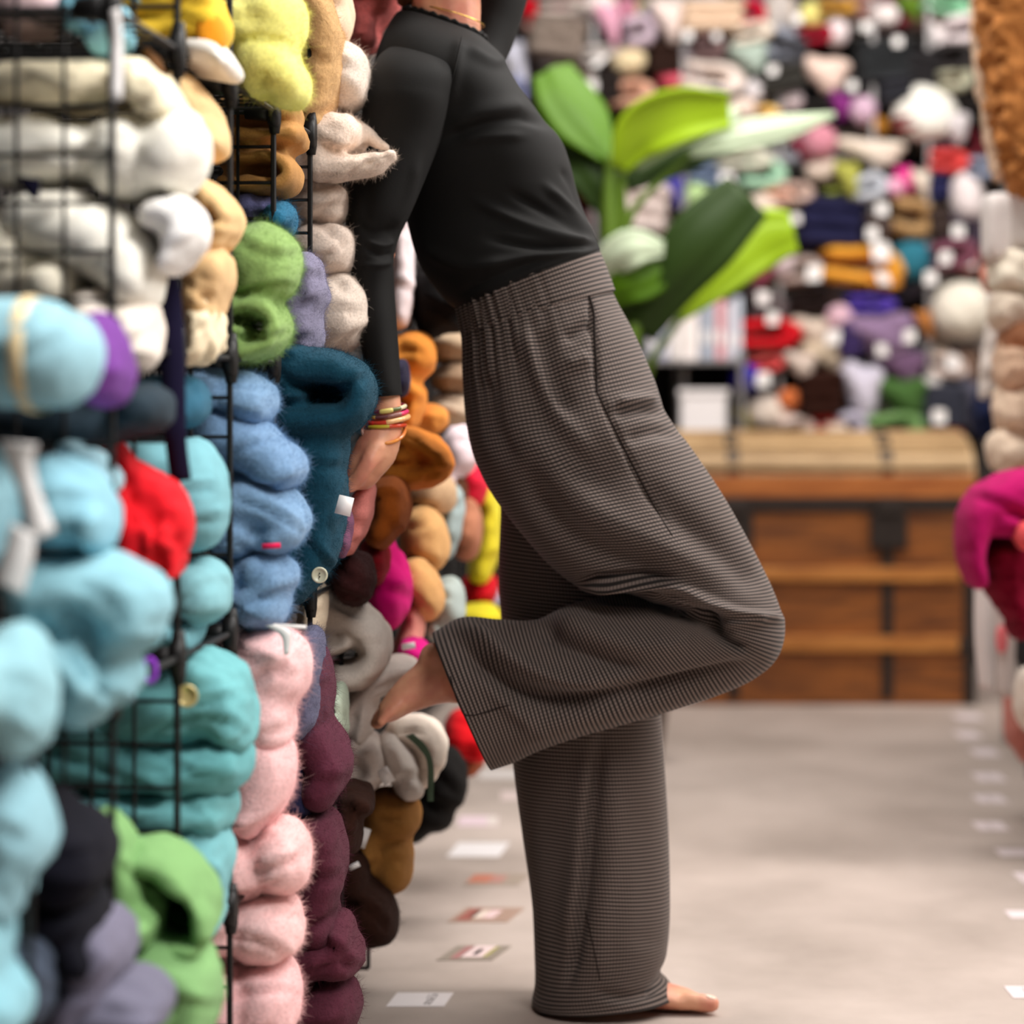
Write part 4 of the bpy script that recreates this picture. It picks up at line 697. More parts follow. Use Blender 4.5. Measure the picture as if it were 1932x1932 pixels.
# seams laid on the cloth: side seam with the pocket opening, hem stitching, raglan seam
from mathutils.bvhtree import BVHTree
bpy.context.view_layer.update(); DG = bpy.context.evaluated_depsgraph_get()
def laid(objname, pts, r, name, mat, label=None, parent=person):
    o = bpy.data.objects[objname]; bv = BVHTree.FromObject(o, DG); inv = o.matrix_world.inverted(); eye = inv @ Vector((0, 0, CZ)); out = []
    for x, y in catmull(np.array(pts, float), 10):
        d = (inv @ Vector(P(x, y, 4.0).tolist()) - eye).normalized(); h = bv.ray_cast(eye, d)[0]
        if h is not None: out.append(np.array(o.matrix_world @ h) + np.array((0, -r * 0.3, 0)))
    if len(out) < 3: return
    V, Fc = [], []; tube3(out, [r] * len(out), n=8, m=1, V=V, Fc=Fc); ch = link(name, mesh(V, Fc), mat, parent)
    if label: ch['label'] = label
DARKCLOTH = wool((40, 33, 31), 'cloth')
TR = bpy.data.objects['trousers']
laid('trousers', [(1111, 558), (1120, 590), (1122, 640), (1125, 700), (1126, 738)], .0015, 'pocket_opening', DARKCLOTH, 'dark slit of the side pocket')
laid('trousers', [(1126, 738), (1160, 810), (1200, 890), (1240, 965), (1268, 1010)], .0009, 'side_seam', DARKCLOTH)
laid('trousers', [(850, 1276), (862, 1320), (884, 1350), (960, 1330)], .0008, 'hem_seam', DARKCLOTH)
laid('trousers', [(1105, 1720), (1118, 1780), (1132, 1850)], .0008, 'side_seam', DARKCLOTH)
laid('black_top', [(872, 70), (858, 130), (842, 190), (836, 230)], .0011, 'raglan_seam', BLACKTEE)

# ------------------------------------------------------------------ trunk
TY = 8.2; TZ = lambda y: CZ - (y - HY) * TY / F; TX = lambda x: (x - CX) * TY / F
WOOD = wood_mat('trunk_wood', (88, 46, 14), (158, 92, 34)); SLAT = wood_mat('trunk_slat', (150, 88, 30), (202, 136, 66)); LID = wood_mat('trunk_lid_wood', (150, 118, 80), (206, 174, 130))
IRON = plain('dark_iron', (52, 44, 40), 0.5, 0.5, bump=0.2)
x0, x1, yb, zt = TX(1218), TX(1838), TY + .52, TZ(945)
trunk = empty('wooden_trunk', ((x0 + x1) / 2, TY + .26, 0)); thing(trunk, 'old brown wooden trunk with domed lid, slats and dark metal straps at the aisle end', 'trunk')
box('body', (x0, TY, 0.0), (x1, yb, zt), WOOD, trunk, 0.006)
prof = []; LZ, HZ = TZ(938), TZ(902); n = 14
for i in range(n + 1):
    t = i / n; a = PI * t; prof.append((TY - .005 + .53 * (0.5 - 0.5 * math.cos(a)), HZ + (TZ(828) + .012 - HZ) * math.sin(a) ** 0.85))
V, Fc = [], []; pr = [(TY - .005, LZ), *prof, (yb + .005, LZ)]
rings_mesh([[np.array((x, y, z)) for y, z in pr] for x in (x0 - .003, x1 + .003)], True, V, Fc); lid = link('lid', mesh(V, Fc), LID, trunk, False)
lid['label'] = 'domed light wood lid'
box('lid_front_rail', (x0 - .004, TY - .014, LZ), (x1 + .004, TY - .004, HZ + .008), wood_mat('lid_rail', (140, 74, 26), (186, 112, 52)), trunk, .003)
for k in range(4):
    t = (k + .6) / 8; a = PI * t; y, z = TY - .005 + .53 * (0.5 - 0.5 * math.cos(a)), HZ + (TZ(828) + .012 - HZ) * math.sin(a) ** 0.85
    box('lid_slat', (x0 + .01, y - .018, z - .008), (x1 - .01, y + .018, z + .012), LID, trunk, .004)
box('metal_band', (x0 - .006, TY - .012, TZ(964)), (x1 + .006, TY + .001, LZ), IRON, trunk, .002)
for ya, yb_ in ((1070, 1096), (1199, 1228)): box('slat', (x0 + .004, TY - .022, TZ(yb_)), (x1 - .045, TY + .001, TZ(ya)), SLAT, trunk, .005)
for xx in (1384, 1674):
    box('strap', (TX(xx - 11), TY - .008, .02), (TX(xx + 11), TY + .001, TZ(960)), IRON, trunk, .002)
    h = box('hasp', (TX(xx - 34), TY - .026, TZ(1034)), (TX(xx + 36), TY - .004, TZ(968)), IRON, trunk, .006)
    box('hasp_plate', (TX(xx - 24), TY - .036, TZ(972)), (TX(xx + 26), TY - .006, TZ(940)), IRON, trunk, .006)
    V, Fc = [], []
    pp = [np.array((TX(xx), y - .004, z + .004)) for y, z in prof[:10]]; rings_mesh([[p + np.array((s_, 0, q)) for s_, q in ((-.017, -.006), (.017, -.006), (.017, .006), (-.017, .006))] for p in pp], True, V, Fc); link('lid_strap', mesh(V, Fc), IRON, trunk, False)
for xx in (x0, x1 - .028): box('corner_iron', (xx - .003, TY - .010, 0), (xx + .031, TY + .02, LZ), IRON, trunk, .003)
box('corner_iron', (x1 - .05, TY - .014, TZ(1232)), (x1 + .003, TY, TZ(1204)), IRON, trunk, .003)

# ------------------------------------------------------------------ leafy plant
PLY = 6.9
plant = empty('potted_plant', (P(1160, 0, PLY)[0], PLY, 0)); thing(plant, 'tall potted plant with broad green leaves behind the woman', 'plant')
def leafmat(c, c2, rough=0.42):
    m, nt, b = nodes('leaf_green'); L = nt.links; tc = N(nt, 'ShaderNodeTexCoord'); w = N(nt, 'ShaderNodeTexNoise', Scale=7.0, Detail=3.0); L.new(tc.outputs['Object'], w.inputs['Vector'])
    mx = N(nt, 'ShaderNodeMix', data_type='RGBA'); L.new(w.outputs['Fac'], mx.inputs['Factor']); mx.inputs['A'].default_value = (*lin(c), 1); mx.inputs['B'].default_value = (*lin(c2), 1)
    L.new(mx.outputs['Result'], b.inputs['Base Color']); b.inputs['Roughness'].default_value = rough; b.inputs['Specular IOR Level'].default_value = 0.3; return m
LIME, MID, DARK, PALE = leafmat((150, 184, 22), (170, 204, 40)), leafmat((68, 106, 4), (88, 128, 10), .5), leafmat((30, 52, 8), (48, 72, 14), .55), leafmat((206, 222, 190), (216, 232, 200), .35)  # leaf gloss, lit and shaded parts are painted in as separate greens
def leaf(mid, wid, mat, sag, label=None, twist=0.0, dy=0.0):
    """broad leaf: midrib (px x, y, depth offset), half width in px along it, side droop"""
    M = catmull(np.array([(x, y, d) for x, y, d in mid], float), 8); Wd = catmull(np.array([[w] for w in wid], float), 8)[:, 0]
    pts = np.array([P(x, y, PLY + dy + d) for x, y, d in M]); tan = np.gradient(pts, axis=0); tan /= np.linalg.norm(tan, axis=1)[:, None]
    rings = []; s = PLY / F
    for p, t, w in zip(pts, tan, Wd):
        side = np.cross(t, np.array((0, 1, 0))); side /= np.linalg.norm(side) + 1e-9; nrm = np.array((0, -1, 0))
        side = side * math.cos(twist) + nrm * math.sin(twist); up = np.cross(side, t)
        row = []
        for q in np.linspace(-1, 1, 11): row.append(p + side * q * w * s + up * (sag * w * s * (abs(q) ** 1.5) - .004 * math.sin(abs(q) * 9)))
        rings.append(row)
    V = [v for r in rings for v in r]; Fc = [(i * 11 + j, i * 11 + j + 1, (i + 1) * 11 + j + 1, (i + 1) * 11 + j) for i in range(len(rings) - 1) for j in range(10)]
    o = link('leaf', mesh(V, Fc), mat, plant); sd = o.modifiers.new('thickness', 'SOLIDIFY'); sd.thickness = .0016
    if label: o['label'] = label
leaf([(1148, 300, 0), (1110, 230, .02), (1068, 172, .05), (1044, 126, .09)], [14, 60, 62, 46], MID, .3, 'mid green leaf catching the light', .5)
leaf([(1165, 420, .03), (1120, 330, .02), (1078, 270, .06), (1030, 220, .10)], [20, 44, 52, 24], DARK, .2, 'dark green leaf with shade painted in')
leaf([(1165, 318, -.02), (1205, 250, -.06), (1280, 214, -.08), (1375, 206, -.06)], [16, 52, 54, 34], LIME, -.25, 'lime green leaf turned to the light', .35)
leaf([(1200, 318, -.01), (1270, 268, -.03), (1340, 232, -.02), (1392, 210, 0)], [4, 15, 18, 10], PALE, .1, 'pale edge of the lime leaf with gloss painted in')
leaf([(1180, 350, .02), (1270, 300, .03), (1350, 270, .05), (1440, 262, .08)], [14, 34, 30, 6], DARK, .1, 'dark green arching leaf')
leaf([(1300, 292, .0), (1390, 258, .02), (1480, 240, .05), (1575, 216, .09)], [6, 27, 24, 4], PALE, .3, 'long pale grey green leaf pointing right')
leaf([(1196, 620, -.05), (1262, 530, -.10), (1330, 450, -.12), (1412, 368, -.10)], [44, 56, 66, 52], DARK, .2, 'large dark green leaf slanting up to the right')
leaf([(1280, 600, .06), (1360, 520, .08), (1430, 455, .1), (1498, 436, .1)], [10, 40, 58, 40], LIME, .1, 'lime green leaf tip behind the large dark leaf')
leaf([(1140, 520, -.08), (1160, 486, -.12), (1200, 466, -.14), (1252, 470, -.12)], [22, 34, 34, 14], PALE, .1, 'pale glossy leaf beside the waistband')
leaf([(1136, 570, -.06), (1180, 540, -.10), (1230, 520, -.10), (1262, 470, -.08)], [14, 34, 34, 12], MID, .1)
def stem(pts, r): 
    V, Fc = [], []; tube3([P(x, y, PLY + d) for x, y, d in pts], r, n=10, m=6, V=V, Fc=Fc); link('stem', mesh(V, Fc), leafmat((74, 104, 26), (104, 128, 44), .4), plant)
stem([(1172, 1260, 0), (1172, 900, 0), (1166, 600, 0), (1150, 440, 0), (1150, 300, 0)], [.022, .022, .02, .022, .01]); stem([(1182, 1260, .02), (1190, 900, .02), (1190, 640, .02), (1174, 480, .02), (1172, 330, 0)], [.02, .02, .02, .018, .01])
stem([(1160, 1260, -.03), (1180, 850, -.03), (1196, 620, -.05)], [.02, .02, .018]); stem([(1190, 1260, .03), (1210, 760, .05), (1282, 598, .06)], [.016, .012, .008])
stem([(1160, 1250, -.03), (1140, 760, -.05), (1136, 570, -.06)], [.014, .012, .008]); stem([(1176, 460, 0), (1200, 390, 0), (1300, 292, 0)], [.012, .010, .006])
V, Fc = [], []; pc = np.array((plant.location.x + .012, PLY, 0)); pf = [(.085, .0), (.10, .01), (.125, .20), (.132, .22), (.132, .235), (.118, .235), (.112, .2)]
rings_mesh([[pc + np.array((r * math.cos(a), r * math.sin(a), z)) for a in np.linspace(0, 2 * PI, 40, endpoint=False)] for r, z in pf], True, V, Fc); link('pot', mesh(V, Fc), plain('terracotta_pot', (92, 74, 66), 0.6), plant)
V, Fc = [], []; ellipsoid(pc + np.array((0, 0, .2)), np.array((.113, 0, 0)), np.array((0, .113, 0)), np.array((0, 0, .014)), V=V, Fc=Fc); link('soil', mesh(V, Fc), plain('potting_soil', (48, 36, 28), 0.95, bump=.6, scale=120), plant)

# ------------------------------------------------------------------ floor labels along both racks
def sticker(x, y, wpx, dpx, shear, c, label, grp, patches=()):
    Yc = CZ * F / (y - HY); s = Yc / F; w = wpx * s; Yn, Yf = CZ * F / (y + dpx / 2 - HY), CZ * F / (y - dpx / 2 - HY); X = (x - CX) * s
    V = []; k = shear
    for z in (0.0004, 0.0012):
        V += [(X - w / 2, Yn, z), (X + w / 2, Yn, z), (X + w / 2 + k, Yf, z), (X - w / 2 + k, Yf, z)]
    Fc = [(0, 1, 2, 3)[::-1], (4, 5, 6, 7), (0, 1, 5, 4), (1, 2, 6, 5), (2, 3, 7, 6), (3, 0, 4, 7)]
    o = link('floor_label', mesh(V, Fc), plain('floor_sticker', c, 0.4, var=.06), None, False); recenter(o); thing(o, label, 'floor label', grp)
    for u0, u1, v0, v1, cc, nm in patches:
        q = lambda u, v, z: (X - w / 2 + u * w + k * v, Yn + (Yf - Yn) * v, z)
        Vv = [q(u0, v0, .0012), q(u1, v0, .0012), q(u1, v1, .0012), q(u0, v1, .0012), q(u0, v0, .0016), q(u1, v0, .0016), q(u1, v1, .0016), q(u0, v1, .0016)]
        link(nm, mesh(Vv, Fc), plain('sticker_print', cc, 0.45, var=.05), o, False)
GL = 'floor labels along the left rack'
strokes = [(.60, .615, .55, .85), (.63, .645, .15, .5), (.62, .66, .14, .22), (.66, .675, .2, .9), (.675, .70, .78, .86), (.70, .715, .2, .6), (.685, .72, .48, .56), (.69, .74, .12, .2), (.735, .75, .2, .86), (.71, .745, .8, .88)]
sticker(785, 1887, 108, 26, .012, (238, 230, 230), 'white floor label with a small black mark, nearest at the bottom of the aisle', GL, [(a, b, c, d, (120, 112, 112), 'printed_mark') for a, b, c, d in strokes])
sticker(877, 1799, 104, 27, .03, (150, 138, 126), 'grey floor label with a pink square, second along the left rack', GL, [(.2, .36, .1, .95, (172, 120, 118), 'print_patch'), (.34, .74, .18, .98, (232, 208, 206), 'print_patch'), (.5, .6, .35, .75, (196, 176, 178), 'print_patch'), (.75, .82, .2, .9, (168, 160, 90), 'print_patch')])
sticker(901, 1727, 112, 27, .03, (178, 148, 132), 'reddish floor label with two white spots, third along the left rack', GL, [(.1, .34, .1, .9, (164, 98, 88), 'print_patch'), (.28, .48, .25, .8, (238, 220, 206), 'print_patch'), (.5, .68, .25, .8, (236, 206, 206), 'print_patch')])
sticker(926, 1660, 104, 22, .02, (168, 152, 138), 'brown and red floor label, fourth along the left rack', GL, [(.02, .4, .2, .9, (196, 124, 102), 'print_patch'), (.4, .65, .2, .8, (188, 136, 126), 'print_patch')])
sticker(893, 1604, 98, 26, .02, (242, 236, 236), 'plain bright white floor label, fifth along the left rack', GL)
sticker(902, 1550, 74, 18, .0, (234, 210, 218), 'pale pink floor label below the black fur hat', GL, [(.74, .98, .1, .9, (226, 216, 206), 'print_patch')])
sticker(940, 1461, 72, 16, .0, (232, 224, 220), 'white floor label under the raised trouser hem', GL); sticker(962, 1502, 34, 16, .0, (226, 206, 202), 'small pinkish floor label beside the standing leg', GL)
for (x, y, w, d, nm) in ((1826, 1353, 48, 12, 'farthest'), (1826, 1387, 42, 14, 'second farthest'), (1858, 1420, 46, 14, 'third farthest'), (1866, 1467, 52, 15, 'fourth farthest'), (1868, 1508, 54, 15, 'fifth farthest'), (1868, 1559, 56, 16, 'sixth farthest'), (1912, 1609, 60, 14, 'seventh farthest'), (1937, 1657, 34, 20, 'eighth farthest'), (1934, 1726, 66, 14, 'second nearest'), (1938, 1873, 70, 22, 'nearest')):
    sticker(x, y, w, d, .0, (234, 220, 222), 'pale floor label, %s in the row along the right hand rack' % nm, 'floor labels along the right rack', [(.42, .5, .15, .85, (186, 172, 172), 'printed_mark')] if d > 14 else ())

# ------------------------------------------------------------------ right hand rack and its knitwear
RY = 5.7
rr = empty('garment_rack', (1.35, 6.6, 0)); thing(rr, 'tall shelf rack of knitwear along the right edge', 'rack')
for Y in (5.2, 5.9, 6.6, 7.3):
    xx = .95 + .09 * (Y - 5.5)
    for dx in (.14, .56): box('post', (xx + dx - .012, Y - .012, 0), (xx + dx + .012, Y + .012, 2.2), plain('grey_metal', (140, 136, 134), .4, .4), rr)
for z in (.12, .5, .82, 1.16, 1.5, 1.84):
    V, Fc = [], []; A = [(.95 + .09 * (Y - 5.5), Y) for Y in (5.15, 7.35)]
    rings_mesh([[np.array((x + .13, y, z)), np.array((x + .6, y, z)), np.array((x + .6, y, z + .015)), np.array((x + .13, y, z + .015))] for x, y in A], True, V, Fc); link('shelf', mesh(V, Fc), plain('grey_metal', (140, 136, 134), .4, .4), rr, False)
GR = 'knitwear on the right rack'
RK = dict(voxel=.009)
G('ribbed_jumper', 'caramel brown gathered jumper hanging at the top right edge', 'jumper', (190, 124, 66), 'knit', RY, [('T', [(1900, -20, 62), (1904, 80, 58), (1914, 180, 52), (1920, 280, 42), (1932, 350, 26)]), ('E', 1950, 150, 60, 200)], wr=.014, wscale=34, ridge=.9, voxel=.007)
G('lace_scarf', 'peach lace scarf edge along the left side of the caramel jumper', 'scarf', (240, 206, 176), 'knit', RY + .1, [('T', [(1842, 0, 12), (1852, 110, 16), (1868, 220, 16), (1884, 330, 14)], 0, .05)], wr=.006, wscale=40, **RK)
G('gift_box', 'white rectangular packet under the caramel jumper at the right edge', 'packet', (244, 232, 228), 'cloth', RY, [('E', 1880, 430, 24, 66, 0, 0, .06, 6), ('E', 1918, 420, 24, 50, 0, .05, .06, 6)], wr=.0005, auto=0, ridge=0, **RK)
G('knit_bundle', 'small salmon knit left of the peach pile on the right', 'knitwear', (226, 146, 126), 'knit', RY + .2, [('E', 1872, 525, 18, 30)], **RK)
for i, (x, y, rx, ry, c, nm) in enumerate(((1908, 520, 42, 50, (250, 232, 212), 'cream jumper, topmost of the peach pile at the right edge'), (1900, 585, 36, 42, (248, 226, 206), 'cream peach jumper, second in the peach pile at the right edge'), (1924, 640, 40, 40, (200, 140, 104), 'tan brown jumper in the middle of the peach pile at the right'), (1908, 690, 34, 50, (240, 202, 172), 'peach jumper, fourth in the peach pile at the right edge'), (1916, 770, 44, 50, (246, 214, 188), 'pale peach jumper, second from the bottom of the peach pile'), (1898, 850, 38, 44, (250, 220, 196), 'pale peach jumper, lowest of the peach pile above the magenta hat'), (1930, 880, 34, 36, (224, 176, 146), 'tan peach jumper tucked right of the lowest peach jumper'))):
    G('folded_jumper', nm, 'jumper', c, 'knit', RY, [('E', x, y, rx, ry, 0), ('E', x + 30, y + 6, rx, ry * .8)], wr=.008, ridge=.5, **RK)
G('lace_scarf', 'white scarf ends hanging left of the peach pile', 'scarf', (234, 222, 214), 'knit', RY + .5, [('T', [(1866, 640, 10), (1862, 700, 12), (1854, 750, 6)], 0, .04), ('T', [(1872, 560, 10), (1874, 640, 12), (1876, 740, 8)], 0, .04)], voxel=.007)
g = G('felt_hat', 'magenta felt hat hanging at the right edge in front of the trunk', 'hat', (172, 12, 92), 'knit', 5.2, [('T', [(1842, 1096, 16), (1830, 1040, 24), (1846, 970, 38), (1890, 940, 46), (1940, 930, 50)]), ('E', 1890, 985, 46, 30)], wr=.003)
G('felt_hat', 'deep crimson hat hanging below the magenta hat at the right edge', 'hat', (116, 0, 34), 'knit', 5.25, [('T', [(1930, 1060, 60), (1900, 1080, 46), (1910, 1130, 34), (1928, 1190, 20)]), ('E', 1880, 1050, 34, 34)], wr=.008, ridge=.8)
G('knit_hat', 'coral hat knob poking in at the right edge beside the magenta hat', 'hat', (242, 86, 92), 'knit', 5.1, [('E', 1936, 1010, 20, 28)])
o = link('paper_bag', flat([(1838, 1090, 1868, 1085), (1838, 1200, 1876, 1200), (1846, 1300, 1874, 1308)], 5.6, .03), plain('white_bag', (232, 222, 220), .6, var=.04)); recenter(o); thing(o, 'tall white paper packet hanging beside the right edge of the trunk', 'packet')
o = link('paper_bag', flat([(1872, 1120, 1920, 1120), (1876, 1220, 1916, 1220), (1880, 1312, 1914, 1316)], 5.75, .03), plain('white_bag2', (220, 208, 204), .6, var=.04)); recenter(o); thing(o, 'pale printed packet with a coral spot below the crimson hat', 'packet')
V, Fc = [], []; ellipsoid(P(1890, 1206, 5.71), np.array((.012, 0, 0)), np.array((0, 0, .028)), np.array((0, .006, 0)), V=V, Fc=Fc); child(o, 'printed_spot', mesh(V, Fc), plain('coral_print', (240, 120, 126), .6), 'coral printed spot')
G('knit_bundle', 'black knit sliver at the far right edge below the crimson hat', 'knitwear', (24, 20, 22), 'knit', 5.5, [('E', 1942, 1235, 16, 40)], **RK)
G('knit_bundle', 'cream knit bulging in at the right edge near the floor', 'knitwear', (240, 226, 214), 'knit', 5.4, [('E', 1944, 1320, 28, 66)], **RK)
G('knit_bundle', 'rose knit hanging at the right edge just above the floor', 'knitwear', (206, 128, 116), 'knit', 5.9, [('E', 1912, 1350, 14, 60), ('E', 1932, 1400, 16, 40)], **RK)
G('fur_hat', 'navy hat hanging right of the back shelves above the trunk corner', 'hat', (24, 32, 66), 'knit', 6.6, [('E', 1856, 780, 22, 50)], **RK)

# ------------------------------------------------------------------ back wall rack
BY = 9.0
br = empty('back_wall_rack', (P(1400, 0, BY)[0], 9.25, 0)); thing(br, 'wide wire rack of knitwear and yarn across the back wall behind the trunk', 'rack')
GM = plain('grey_metal', (150, 146, 146), .35, .5)
bx0, bx1 = P(820, 0, BY)[0], P(1990, 0, BY)[0]
for px in (960, 1120, 1290, 1470, 1645, 1750, 1900):
    X = P(px, 0, BY)[0]
    for Y in (8.98, 9.42): box('post', (X - .007, Y - .007, 0), (X + .007, Y + .007, 2.3), GM, br)
ROWY = [-70, 70, 192, 318, 436, 556, 684, 812]
for y in ROWY[1:]:
    z = P(0, y, BY)[2]; box('shelf', (bx0, 8.99, z - .006), (bx1, 9.44, z), plain('dark_shelf', (52, 47, 45), .7), br)
box('back_panel', (bx0, 9.45, 0), (bx1, 9.46, 2.3), plain('rack_back', (46, 41, 40), .9), br)
def base_ball():
    V, Fc = [], []; ellipsoid(np.zeros(3), np.array((.5, 0, 0)), np.array((0, 0, .5)), np.array((0, .5, 0)), n=28, m=20, e=2.05, V=V, Fc=Fc); me = mesh(V, Fc)
    a, nn = coords(me), normals(me); d = np.array([.014 * math.sin(26 * (p[0] * .8 + p[2] * .6 + .3 * p[1])) + .03 * noise.noise(Vector(p * 3)) for p in a]); me.vertices.foreach_set('co', (a + nn * d[:, None]).ravel()); return me
def base_fold(k):
    V, Fc = [], []
    if k == 0:
        tube3([(-.42, 0, -.28), (.22, 0, -.3), (.40, 0, 0), (.2, 0, .28), (-.4, 0, .27)], [(.2, .45)] * 5, V=V, Fc=Fc)
    elif k == 1:
        for z in (-.3, .02, .32): tube3([(-.4, 0, z), (.36, 0, z + .03)], [(.18, .45), (.17, .42)], V=V, Fc=Fc)
    else:
        tube3([(-.38, 0, .3), (-.1, 0, .1), (.1, 0, -.15), (.12, 0, -.42)], [(.22, .35), (.3, .4), (.3, .4), (.16, .3)], V=V, Fc=Fc); ellipsoid(np.array((.2, 0, .2)), np.array((.28, 0, 0)), np.array((0, 0, .26)), np.array((0, .4, 0)), V=V, Fc=Fc)
    me = remesh(mesh(V, Fc), .045, 2); wrinkle(me, .03, 3.5, k * 7.0, .4); return me
def base_hat():
    V, Fc = [], []; tube3([(0, 0, -.42), (0, 0, -.25), (0, 0, .1), (.03, 0, .4), (.08, 0, .5)], [(.42, .42), (.5, .5), (.46, .46), (.24, .24), (.06, .06)], n=28, up=(1, 0, 0), V=V, Fc=Fc); tube3([(0, 0, -.46), (0, 0, -.3)], [(.5, .5), (.52, .52)], n=28, up=(1, 0, 0), V=V, Fc=Fc)
    me = remesh(mesh(V, Fc), .045, 2); wrinkle(me, .02, 5, 3.3); return me
BASES = {'b': base_ball(), 'f': base_fold(0), 's': base_fold(1), 'd': base_fold(2), 'h': base_hat()}
BNAME = {'b': ('yarn_ball', 'yarn ball', 'yarn'), 'f': ('folded_knit', 'folded knit', 'knitwear'), 's': ('jumper_stack', 'folded jumper', 'jumper'), 'd': ('draped_scarf', 'draped scarf', 'scarf'), 'h': ('knit_hat', 'knitted hat', 'hat')}
for k in BASES: BASES[k].materials.append(None)
V, Fc = [], []; rings_mesh([[np.array((a * .5, d, b * .5)) for a, b in ((-1, -1), (1, -1), (1, .8), (.6, 1), (-.6, 1), (-1, .8))] for d in (-.02, .02)], True, V, Fc); TAGM = mesh(V, Fc); TAGM.materials.append(WHITETAG)
BACK = []
def back_item(x, y, w, h, c, cn, k='f', Y=BY, rot=0.0, tagpos=None):
    nm, kn, cat = BNAME[k]; s = Y / F
    o = bpy.data.objects.new(nm, BASES[k]); COL.objects.link(o); o.location = Vector(P(x, y, Y).tolist()); dep = min(.22, max(.08, 1.3 * min(w, h) * s)); o.scale = (w * s * 1.05, dep, h * s * 1.05); o.rotation_euler = (0, math.radians(rot), 0)
    o.material_slots[0].link = 'OBJECT'; o.material_slots[0].material = wool(c, 'knit')
    if len(BASES[k].polygons) and not BASES[k].polygons[0].use_smooth: BASES[k].polygons.foreach_set('use_smooth', [True] * len(BASES[k].polygons))
    BACK.append((o, x, y, w, h, cn, kn, cat))
    if tagpos:
        t = bpy.data.objects.new('price_tag', TAGM); COL.objects.link(t); t.parent = o; tx, ty, ts = tagpos
        m = Matrix.Translation(Vector(P(tx, ty, Y - dep * .62).tolist())) @ Matrix.Diagonal((ts * s * .62, .03, ts * s * .66, 1)); t.matrix_parent_inverse = Matrix.Identity(4)
        wm = Matrix.LocRotScale(o.location, o.rotation_euler, o.scale); t.matrix_basis = wm.inverted() @ m
    return o
